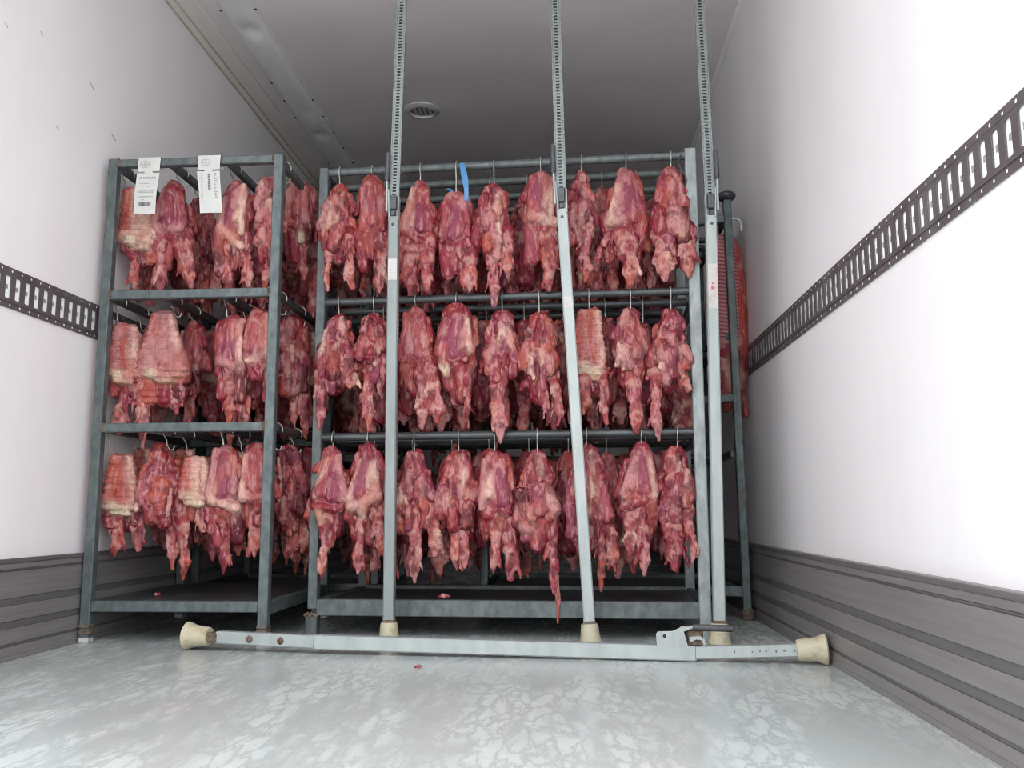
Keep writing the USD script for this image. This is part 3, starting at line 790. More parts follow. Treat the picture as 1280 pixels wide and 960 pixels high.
def flesh(prims, seed, h=0.0048, k=0.008, rough=0.009, ribs=0.0, calm=1.0):
    """One continuous lump of tissue: mesh and vertex colours."""
    ends = np.array([np.asarray(q) for p in prims for q in (p[0], p[1])])
    rad = max(max(p[2], p[3]) for p in prims) + 0.02
    lo, hi = ends.min(0) - rad, ends.max(0) + rad
    n = np.ceil((hi - lo) / h).astype(int) + 1
    g = np.stack(np.meshgrid(*[lo[i] + np.arange(n[i]) * h for i in range(3)], indexing='ij'), -1).reshape(-1, 3)
    d, _ = field(g, prims, k)
    near = np.abs(d) < 0.03
    off = seed * 7.31
    q = g[near]
    warp = (meshkit.fbm(q * [38, 38, 15] + off, 3, seed) - 0.5) * 2 * rough
    warp += (meshkit.noise(q * [150, 150, 55] + off, seed + 9) - 0.5) * 2 * 0.0034 * calm
    if ribs:
        front = np.clip(-q[:, 1] / 0.03, 0, 1)
        warp += ribs * np.sin(q[:, 2] * 2 * np.pi / 0.024 + 6 * q[:, 0]) * front
    d[near] += warp
    v, f = surface_net(d.reshape(n), lo, h)
    m = trimesh.Trimesh(v, f, process=False)
    comp = trimesh.graph.connected_components(m.edges, nodes=np.arange(len(v)), min_len=1)
    if len(comp) > 1:                                  # keep the main body only
        big = max(comp, key=len)
        keep = np.zeros(len(v), bool)
        keep[big] = True
        m.update_faces(keep[m.faces].all(1))
        m.remove_unreferenced_vertices()
        v = np.array(m.vertices)
    _, ds = field(v, prims, k)
    ds = np.stack(ds, 1)
    w = np.exp(-(ds - ds.min(1, keepdims=True)) / 0.0035)
    w /= w.sum(1, keepdims=True)
    col = w @ np.array([PAL[p[5]] for p in prims])
    two = np.sort(ds, axis=1)[:, :2] if ds.shape[1] > 1 else np.hstack([ds, ds + 1])
    n1 = meshkit.fbm(v * [95, 95, 17] + off, 4, seed + 3)[:, None]
    n2 = meshkit.fbm(v * [42, 42, 26] + off, 3, seed + 5)[:, None]
    n3 = meshkit.fbm(v * [16, 16, 9] + off, 2, seed + 11)[:, None]
    n4 = meshkit.fbm(v * [120, 120, 90] + off, 2, seed + 21)[:, None]
    seam = np.clip(1 - (two[:, 1:] - two[:, :1]) / 0.004, 0, 1) * np.clip((n2 - 0.46) * 8, 0, 1)
    C = lambda s: np.array(PAL[s])
    mixto = lambda c, t, a: c * (1 - a) + t * a
    col = mixto(col, C('orange'), 0.55 * np.clip((n3 - 0.55) / 0.10, 0, 1))
    col = mixto(col, C('deep'), 0.70 * calm * np.clip((0.47 - n2) / 0.10, 0, 1))
    col = mixto(col, C('cream'), 0.50 * seam)
    col = mixto(col, C('pale'), 0.80 * np.clip((n1 - 0.575 - 0.02 * (1 - calm)) / 0.05, 0, 1))
    col = mixto(col, C('deep'), 0.5 * calm * np.clip((0.39 - n4) / 0.08, 0, 1))
    return m, np.clip(col, 0, 1)


def lerp(a, b, t):
    return a + (b - a) * t


def make_meat(label, group, loc, L, wT, wM, wL, dx, kind, tails, seed, ty, rotz=0.0):
    R = random.Random(seed)
    wT, wM, wL = 1.10 * wT, 1.12 * wM, 1.10 * wL
    t = thing('meat_cut', label, 'meat', loc, rotz, group)
    W = lambda s: float(np.interp(s, [0, .07, .5, .72, 1], [.62 * wT, wT, wM, wM * .98, .75 * wL]))
    X = lambda s: dx * s
    pr = []
    sy = 0.66
    if kind == 'blade':
        wT *= 1.28
        lean = R.choice((-1, 1))
        style = R.random()
        pr.append(((0, .0, -.05), (X(.55), 0, -.52 * L), .40 * wT, .44 * wM, sy, 'red'))
        for s in (-1, 1):                                    # pale edges of the blade
            strong = s == lean and style < .85 or style < .4
            top = -.02 - R.uniform(.0, .18) * L
            pr.append(((s * R.uniform(.26, .34) * wT, -.20 * wT, top), (X(.55) + s * R.uniform(.26, .38) * wM, -.27 * wM, -R.uniform(.48, .60) * L), .011, R.uniform(.012, .019) if strong else .009, 1.0,
                       R.choice(('cream', 'cream', 'pale')) if strong else 'pink'))
        u = R.uniform(-.12, .12)
        pr.append(((u * wT, -.20 * wT, -.06), (X(.5) + (u - lean * .08) * wM, -.25 * wM, -.50 * L), .19 * wT, .19 * wM, .8, 'mauve'))
        pr.append(((lean * .12 * wT, -.22 * wT, -.09), (X(.5) + lean * .16 * wM, -.27 * wM, -R.uniform(.36, .50) * L), .10 * wT, .12 * wM, .8, R.choice(('mauve', 'pink', 'pale', 'cream', 'red'))))
        pr.append(((-lean * .24 * wT, -.14 * wT, -R.uniform(.05, .12)), (X(.5) - lean * .30 * wM, -.20 * wM, -R.uniform(.40, .52) * L), .13 * wT, .15 * wM, .8, R.choice(('red', 'pink', 'mauve'))))
        pr.append(((R.uniform(-.15, .05) * wT, 0, -.026), (R.uniform(-.05, .15) * wT, -.01, -.055), .24 * wT, .33 * wT, .8, R.choice(('pink', 'pale', 'red', 'red'))))
        tilt = R.uniform(-.035, .035)                         # lip where the blade ends
        zl = -R.uniform(.52, .64) * L
        if style < .85:
            pr.append(((X(.58) - R.uniform(.22, .36) * wM, -.24 * wM, zl + tilt), (X(.58) + R.uniform(.22, .36) * wM, -.25 * wM, zl - tilt), R.uniform(.012, .022), R.uniform(.012, .024), .9, R.choice(('cream', 'pink', 'pale', 'red'))))
        for i in range(4):                                    # dark muscles under the lip
            u = (-.34, -.1, .12, .34)[i] + R.uniform(-.06, .06)
            pr.append(((X(.60) + u * wM, R.uniform(-.035, .01), zl + R.uniform(-.02, .02)), (X(1) + u * wL * .85 + R.uniform(-.012, .012), R.uniform(-.02, .01), -R.uniform(.80, .99) * L), R.uniform(.14, .22) * wM, R.uniform(.10, .22) * wL, .85,
                       R.choice(('red', 'deep', 'red', 'pink'))))
        if R.random() < .35:
            u = R.uniform(-.25, .25)
            pr.append(((X(.7) + u * wM, -.22 * wM, zl - .02), (X(.8) + u * .7 * wM, -.21 * wM, zl - .06), .018, .012, 1.0, 'bone'))
        for i in range(6):
            s0 = R.uniform(.05, .6)
            sd = R.choice((-1, 1))
            pr.append(((X(s0) + sd * .40 * W(s0), R.uniform(-.02, .03), -s0 * L), (X(s0 + .2) + sd * R.uniform(.40, .52) * W(s0 + .2), R.uniform(-.02, .03), -(s0 + R.uniform(.12, .26)) * L), .014, R.uniform(.008, .018), 1, R.choice(('red', 'orange', 'red'))))
    elif kind == 'ragged':
        pr.append(((0, .0, -.04), (X(.5), 0, -.5 * L), .42 * wT, .40 * wM, sy, 'red'))
        pr.append(((X(.5), 0, -.5 * L), (X(1), 0, -L + .3 * wL), .40 * wM, .32 * wL, sy, 'red'))
        for i in range(17):
            s0 = R.uniform(.02, .74)
            ln = R.uniform(.12, .30)
            s1 = min(s0 + ln, .98)
            u = R.uniform(-.44, .44)
            r = R.uniform(.10, .20) * W((s0 + s1) / 2)
            y = -(.33 - .25 * abs(u)) * W(s0) * R.uniform(.7, 1.1)
            u1 = u + R.uniform(-.14, .14)
            pr.append(((X(s0) + u * (W(s0) - r), y, -s0 * L - .01), (X(s1) + u1 * (W(s1) - r), y + R.uniform(-.01, .015), -s1 * L), r * R.uniform(.6, 1), r, 1,
                       R.choice(('red', 'red', 'red', 'mauve', 'mauve', 'pink', 'orange', 'deep', 'pale'))))
        for i in range(3):
            s0 = R.uniform(.0, .55)
            u = R.uniform(-.35, .35)
            pr.append(((X(s0) + u * W(s0), -.36 * W(s0), -s0 * L - .02), (X(s0) + u * W(s0) + R.uniform(-.015, .015), -.38 * W(s0), -s0 * L - R.uniform(.06, .12)), .007, .010, 1, 'cream'))
        for i in range(6):
            s0 = R.uniform(.1, .8)
            sd = R.choice((-1, 1))
            pr.append(((X(s0) + sd * .40 * W(s0), R.uniform(-.02, .02), -s0 * L), (X(s0) + sd * .50 * W(s0), R.uniform(-.03, .02), -s0 * L - R.uniform(.02, .05)), .013, .007, 1, R.choice(('red', 'orange', 'pink'))))
    else:                                                     # plate: a rib slab with its flank below
        for u in (-.26, 0, .26):
            pr.append(((u * wT, -.01, -.035), (X(.6) + u * wM, -.015, -.62 * L), .25 * wT, .24 * wM, .75, R.choice(('orange', 'pale', 'cream'))))
        for u, c in ((-.40, 'orange'), (.40, 'cream')):
            pr.append(((u * wT * .9, -.02, -.04), (X(.6) + u * wM, -.03, -.66 * L), .012, .016, 1, c))
        pr.append(((X(.6) - .32 * wM, -.03, -.65 * L), (X(.6) + .34 * wM, -.03, -.70 * L), .022, .016, .9, 'cream'))
        pr.append(((X(.6) - .15 * wM, -.035, -.70 * L), (X(.6) + .2 * wM, -.03, -.76 * L), .024, .020, .9, 'bone'))
        for u in (-.28, .02, .28):
            pr.append(((X(.65) + u * wM, -.0, -.66 * L), (X(1) + u * wL + R.uniform(-.01, .01), R.uniform(-.01, .01), -R.uniform(.86, .97) * L), .22 * wM, .18 * wL, .8, R.choice(('red', 'deep', 'orange'))))
        for i in range(4):
            s0 = R.uniform(.1, .6)
            sd = R.choice((-1, 1))
            pr.append(((X(s0) + sd * .40 * W(s0), 0, -s0 * L), (X(s0 + .2) + sd * .46 * W(s0 + .2), R.uniform(-.02, .02), -(s0 + .2) * L), .014, .020, 1, R.choice(('red', 'orange', 'deep'))))
    m, c = flesh(pr, seed, rough=.0062 if kind == 'blade' else .009, ribs=.0032 if kind == 'plate' else 0.0, calm={'blade': .45, 'plate': .35}.get(kind, .85))
    obj('muscle', m, M['meat'], t, True, c)
    for i, (tx, tw, tz) in enumerate(tails):
        s0 = .60
        x0 = X(s0) + np.clip(tx, -.32 * W(s0), .32 * W(s0)) * .8
        zs = np.linspace(-s0 * L, -tz + .25 * tw, 6)
        pts = [np.array([lerp(x0, tx, min(1, j / 3.2)) + R.uniform(-.006, .006) * (j > 1), lerp(-.012, ty, min(1, j / 2.5)) + R.uniform(-.003, .003), zs[j]]) for j in range(6)]
        rr = [.85 * tw, .78 * tw, .52 * tw, .36 * tw, .44 * tw, R.uniform(.12, .26) * tw]
        tp = []
        for j in range(5):
            tp.append((pts[j], pts[j + 1], rr[j], rr[j + 1], .58, ('red', 'red', 'pink', R.choice(('orange', 'pink', 'red')), R.choice(('orange', 'pink', 'pale')))[j]))
        for j in range(7):                                    # frayed strands along the tail
            a_ = pts[R.randint(0, 3)]
            sd = R.choice((-1, 1))
            b_ = a_ + np.array([sd * R.uniform(.3, .8) * tw, R.uniform(-.008, .004), -R.uniform(.03, .10)])
            b_[2] = max(b_[2], -tz + .01)
            tp.append((a_ + [sd * .25 * tw, -.006, 0], b_, R.uniform(.14, .30) * tw, .08 * tw, .8, R.choice(('cream', 'pink', 'red', 'red', 'orange'))))
        m, c = flesh(tp, seed + 50 + i, h=.0042, k=.006, rough=.006)
        obj('tail', m, M['meat'], t, True, c)
    return t


def hook(label, ztop, zin, loc, axis, group, r=0.0028):
    """S-hook over a rail; axis 'y': the rail runs across (hook bends in y), 'x': the rail runs to the back."""
    h = ztop - zin
    pts = [(0.022, -0.014), (0.021, 0.006), (0.0, 0.0215), (-0.021, 0.006), (-0.020, -0.02), (-0.012, -0.5 * h), (-0.004, -h), (0.010, -h - 0.012), (0.022, -h + 0.004)]
    c = spline([(0, a, b) if axis == 'y' else (a, 0, b) for a, b in pts], 34)
    t = thing('meat_hook', label, 'hook', loc, 0, group)
    obj('wire', sweep(c, r, 7), M['wire'], t, smooth=60)
    return t


LOOK = {
    'A1': 'knobbly red meat cut with two short ragged ends', 'A2': 'smooth meat cut narrowing to one tail beside the left load bar', 'A3': 'smooth meat cut first right of the left load bar',
    'A4': 'meat cut with a blue strap stuck in its top', 'A5': 'dark knobbly meat cut with a long thin drooping tail', 'A6': 'pale straight-sided meat cut just left of the middle bar',
    'A7': 'narrow pointed red meat cut just right of the middle bar', 'A8': 'wide meat cut with a side spike second from the right post', 'A9': 'thick knobbly meat cut nearest the right post',
    'B1': 'meat cut swinging left with a long bony shank end', 'B2': 'knobbly meat cut with thin forked tail behind the left bar', 'B3': 'slim pale-striped meat cut ending in two orange lobes',
    'B4': 'broad meat cut with one thin thread dripping from it', 'B5': 'meat cut with a very long tail ending in a paddle', 'B6': 'marbled red meat cut fourth after the left load bar',
    'B7': 'pale ribbed meat slab just right of the middle bar', 'B8': 'knobbly meat cut with one thick central tail', 'B9': 'meat cut with a long thin left tail beside the right post',
    'C1': 'smooth cone-shaped meat cut first beside the left post', 'C2': 'smooth pale-striped meat cut half behind the left load bar', 'C3': 'knobbly long-tailed meat cut just right of the left bar',
    'C4': 'thick knobbly meat cut with two short points', 'C5': 'smooth meat cut midway between the left and middle bars', 'C6': 'meat cut whose thin tail hangs past the bottom beam',
    'C7': 'wide meat cut crossed by the slanting middle bar', 'C8': 'smooth pale-striped meat cut second from the right post', 'C9': 'knobbly red meat cut nearest the right post',
    'D1': 'ribbed orange-red slab against the left wall under the barcode tag', 'D2': 'pale bell-shaped meat cut between the two paper tags', 'D3': 'meat cut with cream stripe right of the second paper tag',
    'D4': 'knobbly meat cut just left of the right-hand post', 'D5': 'meat cut showing right of the right-hand post',
    'E1': 'ribbed pale slab against the left wall', 'E2': 'largest pale ribbed meat slab', 'E3': 'narrow meat cut with a white streak', 'E4': 'smooth meat cut partly behind the right-hand post', 'E5': 'knobbly two-tailed meat cut right of the right-hand post',
    'F1': 'pale ribbed slab with red fringe against the left wall', 'F2': 'largest knobbly red meat cut with twin tails', 'F3': 'small pale slab tucked behind the big knobbly cut', 'F4': 'meat cut with bright cream centre line and one tail',
    'F5': 'smooth meat cut partly behind the right-hand post', 'F6': 'knobbly meat cut right of the right-hand post'}
WHERE = {'A': "main rack's top tier", 'B': "main rack's middle tier", 'C': "main rack's bottom tier", 'D': "left rack's top tier", 'E': "left rack's middle tier", 'F': "left rack's bottom tier"}
# id, x, y, top z, body length, widths (top, middle, bottom), drift of the bottom, kind, tails (x, width, reach)
CUTS = [
    ('A1', -0.907, 3.33, 1.744, 0.324, 0.084, 0.129, 0.103, 0.005, 'ragged', [(-0.028, 0.029, 0.45), (0.066, 0.039, 0.443)]),
    ('A2', -0.775, 3.33, 1.780, 0.412, 0.084, 0.129, 0.109, 0.014, 'blade', [(0.051, 0.045, 0.503)]),
    ('A3', -0.581, 3.32, 1.754, 0.414, 0.064, 0.146, 0.140, -0.008, 'blade', [(-0.033, 0.051, 0.478), (0.038, 0.051, 0.474)]),
    ('A4', -0.438, 3.32, 1.694, 0.358, 0.095, 0.139, 0.139, 0.005, 'blade', [(0.058, 0.057, 0.417)]),
    ('A5', -0.289, 3.31, 1.728, 0.344, 0.075, 0.138, 0.107, -0.000, 'ragged', [(-0.001, 0.047, 0.512), (0.057, 0.044, 0.401)]),
    ('A6', -0.107, 3.3, 1.758, 0.365, 0.093, 0.118, 0.130, 0.003, 'blade', [(0.033, 0.05, 0.486)]),
    ('A7', 0.051, 3.3, 1.769, 0.364, 0.056, 0.111, 0.086, -0.002, 'ragged', [(0.011, 0.043, 0.466)]),
    ('A8', 0.220, 3.29, 1.767, 0.415, 0.073, 0.159, 0.135, -0.015, 'blade', [(0.003, 0.061, 0.488), (-0.112, 0.024, 0.408)]),
    ('A9', 0.390, 3.28, 1.764, 0.403, 0.073, 0.151, 0.133, 0.000, 'ragged', [(-0.04, 0.067, 0.475), (0.054, 0.055, 0.465)]),
    ('B1', -0.897, 3.33, 1.221, 0.323, 0.082, 0.152, 0.114, -0.011, 'ragged', [(-0.052, 0.044, 0.461), (0.065, 0.051, 0.313)]),
    ('B2', -0.758, 3.33, 1.218, 0.270, 0.088, 0.132, 0.094, -0.001, 'ragged', [(-0.006, 0.041, 0.466), (0.041, 0.028, 0.357)]),
    ('B3', -0.594, 3.32, 1.241, 0.380, 0.075, 0.112, 0.131, 0.014, 'blade', [(0.038, 0.053, 0.483), (0.089, 0.056, 0.466)]),
    ('B4', -0.435, 3.32, 1.241, 0.381, 0.105, 0.161, 0.124, -0.001, 'blade', [(0.049, 0.022, 0.479)]),
    ('B5', -0.258, 3.31, 1.217, 0.299, 0.092, 0.135, 0.098, -0.007, 'ragged', [(-0.008, 0.052, 0.522)]),
    ('B6', -0.117, 3.3, 1.209, 0.355, 0.091, 0.140, 0.121, -0.003, 'ragged', [(0.019, 0.027, 0.421), (0.071, 0.036, 0.448)]),
    ('B7', 0.071, 3.3, 1.230, 0.363, 0.078, 0.109, 0.103, 0.000, 'plate', [(0.054, 0.036, 0.463), (-0.025, 0.042, 0.426)]),
    ('B8', 0.226, 3.29, 1.218, 0.319, 0.078, 0.143, 0.102, -0.013, 'ragged', [(0.005, 0.06, 0.488)]),
    ('B9', 0.374, 3.28, 1.213, 0.323, 0.083, 0.142, 0.101, -0.027, 'ragged', [(-0.061, 0.044, 0.514), (0.045, 0.03, 0.333)]),
    ('C1', -0.909, 3.34, 0.720, 0.398, 0.050, 0.168, 0.124, -0.008, 'blade', [(-0.015, 0.044, 0.519)]),
    ('C2', -0.771, 3.33, 0.724, 0.401, 0.062, 0.136, 0.105, -0.001, 'blade', [(-0.022, 0.034, 0.496), (0.057, 0.037, 0.444)]),
    ('C3', -0.592, 3.33, 0.692, 0.325, 0.086, 0.141, 0.116, 0.001, 'ragged', [(0.008, 0.049, 0.504), (0.087, 0.055, 0.403)]),
    ('C4', -0.423, 3.32, 0.693, 0.356, 0.085, 0.157, 0.127, 0.008, 'ragged', [(0.024, 0.042, 0.447), (-0.006, 0.036, 0.458)]),
    ('C5', -0.287, 3.31, 0.685, 0.377, 0.078, 0.132, 0.132, 0.014, 'blade', [(0.063, 0.048, 0.481), (-0.001, 0.036, 0.461)]),
    ('C6', -0.128, 3.31, 0.687, 0.378, 0.078, 0.161, 0.113, -0.003, 'ragged', [(0.055, 0.039, 0.533), (0.068, 0.018, 0.631)]),
    ('C7', 0.054, 3.3, 0.705, 0.397, 0.089, 0.165, 0.130, 0.008, 'ragged', [(0.046, 0.035, 0.539), (0.09, 0.041, 0.466)]),
    ('C8', 0.253, 3.29, 0.718, 0.380, 0.064, 0.146, 0.129, -0.026, 'blade', [(-0.003, 0.047, 0.497), (-0.05, 0.047, 0.435)]),
    ('C9', 0.383, 3.28, 0.698, 0.332, 0.075, 0.139, 0.116, -0.010, 'ragged', [(-0.025, 0.058, 0.46), (0.04, 0.035, 0.432)]),
    ('D1', -1.710, 3.24, 1.730, 0.335, 0.085, 0.143, 0.130, 0.039, 'plate', [(0.005, 0.039, 0.421), (0.117, 0.039, 0.442)]),
    ('D2', -1.545, 3.25, 1.755, 0.376, 0.071, 0.143, 0.143, 0.007, 'blade', [(-0.042, 0.045, 0.459), (0.078, 0.052, 0.449)]),
    ('D3', -1.281, 3.22, 1.726, 0.376, 0.083, 0.121, 0.121, -0.006, 'blade', [(-0.016, 0.051, 0.449), (0.057, 0.044, 0.426)]),
    ('D4', -1.155, 3.22, 1.748, 0.386, 0.082, 0.120, 0.108, 0.008, 'ragged', [(0.005, 0.044, 0.462)]),
    ('D5', -1.115, 3.46, 1.823, 0.346, 0.081, 0.129, 0.108, 0.011, 'blade', [(0.029, 0.041, 0.438)]),
    ('E1', -1.723, 3.24, 1.188, 0.323, 0.089, 0.115, 0.115, 0.019, 'plate', [(0.005, 0.051, 0.447), (0.084, 0.045, 0.468)]),
    ('E2', -1.559, 3.25, 1.237, 0.373, 0.083, 0.191, 0.171, 0.014, 'plate', [(-0.058, 0.029, 0.547), (0.064, 0.057, 0.422)]),
    ('E3', -1.274, 3.22, 1.197, 0.324, 0.087, 0.106, 0.118, 0.004, 'blade', [(0.005, 0.05, 0.417), (0.062, 0.037, 0.412)]),
    ('E4', -1.170, 3.22, 1.226, 0.325, 0.081, 0.124, 0.093, 0.018, 'blade', [(0.049, 0.043, 0.389)]),
    ('E5', -1.123, 3.46, 1.247, 0.347, 0.099, 0.132, 0.119, 0.018, 'ragged', [(0.022, 0.03, 0.478), (0.061, 0.04, 0.516)]),
    ('F1', -1.703, 3.24, 0.695, 0.309, 0.075, 0.137, 0.137, 0.013, 'plate', [(-0.008, 0.044, 0.41), (0.073, 0.05, 0.387)]),
    ('F2', -1.550, 3.25, 0.721, 0.322, 0.081, 0.186, 0.155, 0.033, 'ragged', [(0.07, 0.043, 0.48), (0.12, 0.047, 0.515)]),
    ('F3', -1.399, 3.24, 0.683, 0.255, 0.080, 0.098, 0.086, 0.012, 'plate', [(0.03, 0.037, 0.307)]),
    ('F4', -1.283, 3.24, 0.706, 0.365, 0.080, 0.135, 0.129, 0.000, 'blade', [(0.003, 0.052, 0.484)]),
    ('F5', -1.163, 3.22, 0.716, 0.351, 0.079, 0.121, 0.103, 0.013, 'blade', [(0.009, 0.049, 0.427)]),
    ('F6', -1.119, 3.46, 0.721, 0.357, 0.091, 0.123, 0.110, 0.018, 'ragged', [(0.024, 0.045, 0.448), (0.071, 0.039, 0.424)]),
]
HL = lambda i: [q for q in (LOOK[i].split(' at ')[0] if i == 'A8' else LOOK[i]).replace(',', '').split() if q not in ('a', 'an', 'the', 'with', 'its', 'of')][:9]
RZ = {'A': 1.798, 'B': 1.268, 'C': 0.740, 'D': 1.778, 'E': 1.262, 'F': 0.764}
protos = {}
for n, (i, x, y, z, L, wT, wM, wL, dx, kind, tails) in enumerate(CUTS):
    main = i[0] in 'ABC'
    if i in ('D1', 'E1', 'F1'):
        x += 0.022
    where = WHERE[i[0]]
    label = f"{LOOK[i]}, {where}"
    protos[i] = make_meat(label, 'meat cuts in the front row of the ' + where.replace("'s", ''), (x, y, z), L, wT, wM, wL, dx, kind, tails, 100 + n, -0.048 if main else -0.004)
    zr = RZ[i[0]]
    if main:
        u = (x - MO[0]) / MU[0]
        hx, hy = mp(u, 0)
        hook(f"hook holding the {' '.join(HL(i))}, {where}", zr, z - 0.020, (x, hy, zr), 'y', 'hooks on the front rail of the ' + where.replace("'s", ''))
    else:
        xr = min(LRAILS, key=lambda q: abs(q - x))
        hook(f"hook holding the {' '.join(HL(i))}, {where}", zr, min(z - 0.020, zr - 0.05), (xr, y, zr), 'x', 'hooks on the ' + where.replace("'s", ''))

# second and third rails of the main rack, deeper pieces of the left rack
ORD = ['first', 'second', 'third', 'fourth', 'fifth', 'sixth', 'seventh', 'eighth', 'ninth', 'tenth', 'eleventh', 'twelfth', 'thirteenth']
R = random.Random(77)
for tier in 'ABC':
    for row, v_ in ((1, MRAIL[1]), (2, MRAIL[2] + 0.02)):
        pool = [k for k in protos if k[0] in 'ABC' and k not in ('A5', 'B5', 'C6', 'B1', 'B9', 'A8')]
        for j in range(9):
            u = 0.115 + 0.1500 * j + (0.075 if row == 1 else 0.01) + R.uniform(-0.015, 0.015)
            if u > MW - 0.07:
                continue
            x, y = mp(u, v_)
            k = R.choice(pool)
            src = protos[k]
            zt = RZ[tier] - R.uniform(0.035, 0.075)
            if row == 1:
                lab = f"shadowed meat cut, second rail of the {WHERE[tier]}, {ORD[j]} from left"
                grp = f"meat cuts on the second rail of the {WHERE[tier]}".replace("'s", '')
            else:
                lab = f"dark meat cut, third rail of the {WHERE[tier]}, {ORD[j]} from left"
                grp = f"meat cuts on the third rail of the {WHERE[tier]}".replace("'s", '')
            copy_of(src, 'meat_cut', lab, (x, y, zt), R.choice((R.uniform(-30, 30), R.uniform(150, 210))), grp)
            if row == 1:
                hook(f"steel hook on second rail of the {WHERE[tier]}, {ORD[j]} from left", RZ[tier], zt - 0.02, (x, y, RZ[tier]), 'y', f"hooks on the second rail of the {WHERE[tier]}".replace("'s", ''))
for tier in 'DEF':
    for q, xr in enumerate(LRAILS):
        for row, y in ((1, 3.42), (2, 3.62), (3, 3.80)):
            if row == 1 and q == 3:
                continue
            k = R.choice([k for k in protos if k[0] in 'DEF' and k[1] not in '3' or k in ('A2', 'A6', 'B6', 'C9')])
            zt = RZ[tier] - R.uniform(0.03, 0.06)
            dx_ = 0.045 if q == 0 else 0.0
            if row == 1:
                lab = f"shadowed meat cut behind front row of the {WHERE[tier]}, {ORD[q]} rail"
                grp = f"meat cuts second from the front in the {WHERE[tier]}".replace("'s", '')
            else:
                lab = f"dark meat cut deep in the {WHERE[tier]}, {ORD[q]} rail, {'third' if row == 2 else 'last'} along it"
                grp = f"meat cuts deep in the {WHERE[tier]}".replace("'s", '')
            copy_of(protos[k], 'meat_cut', lab, (xr + dx_, y + R.uniform(-.015, .015), zt), R.choice((R.uniform(-25, 25), R.uniform(155, 205))), grp)
            if row == 1:
                hook(f"steel hook behind front row of the {WHERE[tier]}, on its {ORD[q]} rail", RZ[tier], zt - 0.02, (xr, y, RZ[tier]), 'x', f"hooks behind the front row of the {WHERE[tier]}".replace("'s", ''))

# load behind, added to darken the depth: two rows of meat on the rear racks
for tier in 'ABC':
    for row, y in ((1, 4.24), (2, 4.52)):
        for j in range(12):
            x = -1.62 + 0.185 * j + (0.05 if row == 2 else 0) + R.uniform(-.015, .015)
            if x > 0.62:
                continue
            k = R.choice([k for k in protos if k[0] in 'ABC' and k not in ('A5', 'B5', 'C6', 'B1', 'B9', 'A8')])
            copy_of(protos[k], 'meat_cut', f"added dark meat cut on the rear rails, {'nearer' if row == 1 else 'farther'} row, {dict(A='top', B='middle', C='bottom')[tier]} tier, {ORD[j]} from left",
                    (x, y + R.uniform(-.01, .01), (1.742, 1.202, 0.682)['ABC'.index(tier)] - R.uniform(0.0, 0.03)), R.uniform(-40, 40), 'added meat cuts on the rear rails')
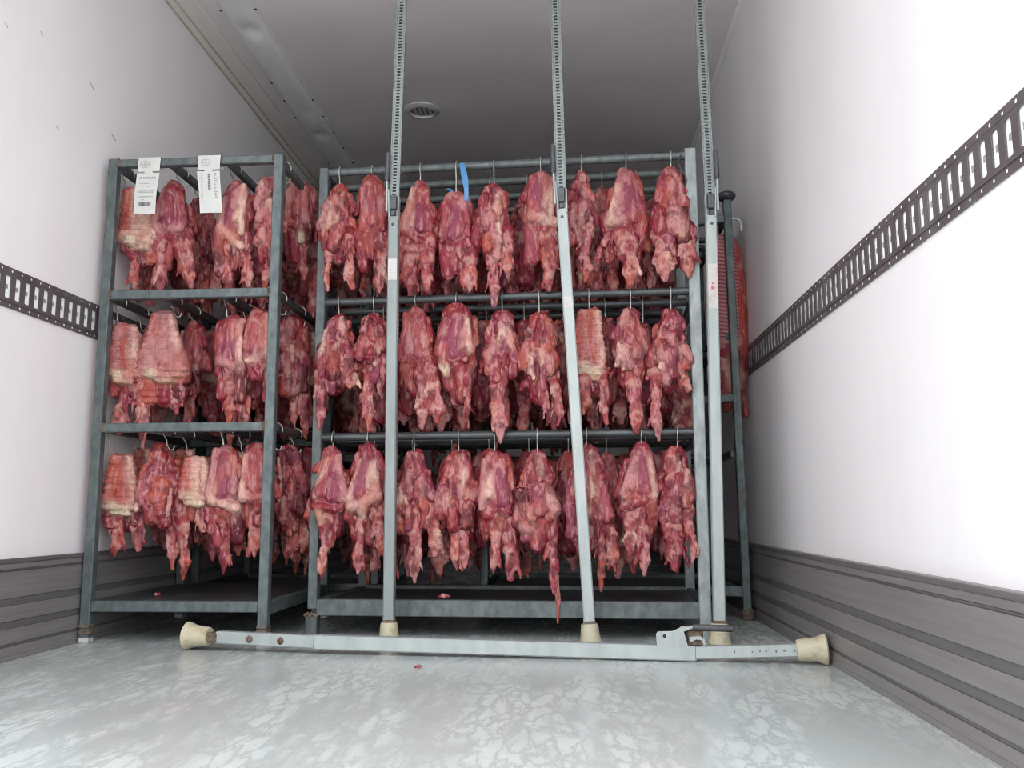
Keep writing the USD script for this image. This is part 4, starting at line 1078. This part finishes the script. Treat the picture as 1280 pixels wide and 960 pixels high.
# ------------------------------------------------------------------ side of ribs hanging at the back on the right
def rib_side():
    t = thing('rib_carcass', 'side of ribs with pale striped inside hanging behind the round-capped post', 'meat', (0.702, 4.00, 1.70))
    nt, nz = 84, 230
    z = np.linspace(0, -0.80, nz)
    th = np.arange(nt) * 2 * np.pi / nt
    Z, T = np.meshgrid(z, th, indexing='ij')
    s = -Z / 0.80
    half = np.interp(s, [0, .03, .12, .5, .75, .9, 1], [.030, .058, .082, .086, .084, .070, .040])
    thick = np.interp(s, [0, .1, .5, .75, 1], [.020, .034, .036, .044, .024])
    ct, st = np.cos(T), np.sin(T)
    x = half * np.sign(ct) * np.abs(ct) ** .6
    y = thick * np.sign(st) * np.abs(st) ** .7
    y = y - 0.045 * (1 - (x / .09) ** 2) + 0.012            # slab curved like a rib cage
    x = x + 0.012 * np.sin(s * 3)
    front = (st < .2)
    rib = front & (x < .050) & (s < .62)
    stripe = 0.5 + 0.5 * np.sin(2 * np.pi * (Z + 0.25 * x) / 0.0175)
    P = np.stack([x, y, Z], -1)
    nrm = np.stack([ct, st, 0 * ct], -1)
    n1 = meshkit.fbm(P * [60, 60, 20], 3, 4)
    P = P + nrm * (0.0022 * stripe * rib + 0.010 * (meshkit.fbm(P * [40, 40, 16], 3, 8) - .5) * (~rib) + 0.004 * (n1 - .5))[..., None]
    C = lambda q: np.array(PAL[q])
    col = np.where(rib[..., None], C('pale') * 1.3 * (1 - stripe[..., None]) + np.array((.22, .055, .085)) * stripe[..., None], C('red'))
    edge = (x >= .050) & (s < .7)
    band = (0.5 + 0.5 * np.sin(x * 2 * np.pi / 0.014 + 2 * n1))[..., None]
    col = np.where(edge[..., None], C('orange') * band * 1.5 + np.array((.30, .025, .03)) * (1 - band), col)
    white = np.exp(-(((x - .02) / .03) ** 2 + ((s - .82) / .07) ** 2))[..., None]
    col = col * (1 - white * .85) + C('bone') * 1.1 * white * .85
    fat = np.clip((n1 - .56) / .1, 0, 1)[..., None] * (~rib)[..., None] * .6
    col = col * (1 - fat) + C('cream') * fat
    k = np.arange(nz * nt).reshape(nz, nt)
    k2 = np.roll(k, -1, 1)
    a, b, c, d = k[:-1].ravel(), k[1:].ravel(), k2[1:].ravel(), k2[:-1].ravel()
    f = np.vstack([np.stack([a, b, c], 1), np.stack([a, c, d], 1)])
    v = P.reshape(-1, 3)
    v = np.vstack([v, P[0].mean(0), P[-1].mean(0)])
    n = nz * nt
    f = np.vstack([f, np.stack([k2[0], np.full(nt, n), k[0]], 1)[:, [0, 2, 1]][:, ::-1], np.stack([k[-1], np.full(nt, n + 1), k2[-1]], 1)])
    cc = np.vstack([col.reshape(-1, 3), col[0].mean(0), col[-1].mean(0)])
    m = trimesh.Trimesh(v, f, process=False)
    obj('rib_slab', m, M['meat'], t, True, np.clip(cc, 0, 1))
    pr = [((-.05, -.02, -.56), (-.02, -.03, -.80), .030, .018, .8, 'deep'), ((.0, -.03, -.55), (.045, -.025, -.81), .034, .02, .8, 'red'), ((.05, -.01, -.6), (.07, -.01, -.82), .024, .015, .8, 'orange'),
          ((.01, -.055, -.60), (.035, -.05, -.70), .012, .018, .9, 'bone')]
    m, c = flesh(pr, 901, h=.005)
    obj('flank', m, M['meat'], t, True, c)
    return t


rib_side()
hook('steel hook above the hanging side of ribs', 1.755, 1.70, (0.680, 4.00, 1.755), 'y', None, 0.004)

# scraps of meat dropped on shelves and floor
for lab, loc, sz, sd in (('small pink meat scrap on the front edge of the main rack shelf', (-0.478, 3.345, 0.136), .016, 1), ('tiny red meat scrap on the floor in front of the lying bar', (-0.456, 2.66, 0.003), .009, 2),
                         ('small red meat scrap on the left rack shelf', (-1.555, 3.30, 0.147), .012, 3)):
    rr = random.Random(sd)
    pr = [((-sz, 0, sz * .25), (sz, rr.uniform(-.4, .4) * sz, sz * .3), sz * .5, sz * .35, .9, 'pink' if sd == 1 else 'red'), ((0, 0, sz * .3), (sz * .5, sz * .5, sz * .35), sz * .55, sz * .3, .9, 'pale' if sd == 1 else 'red')]
    m, c = flesh(pr, 300 + sd, h=.0022, k=.004, rough=.0015)
    m.vertices[:, 2] -= m.vertices[:, 2].min()
    o = obj('meat_scrap', m, M['meat'], None, True, c)
    UsdGeom.Xformable(o).AddTranslateOp().Set(Gf.Vec3d(*loc))
    tag(o, lab, 'meat scrap', None)
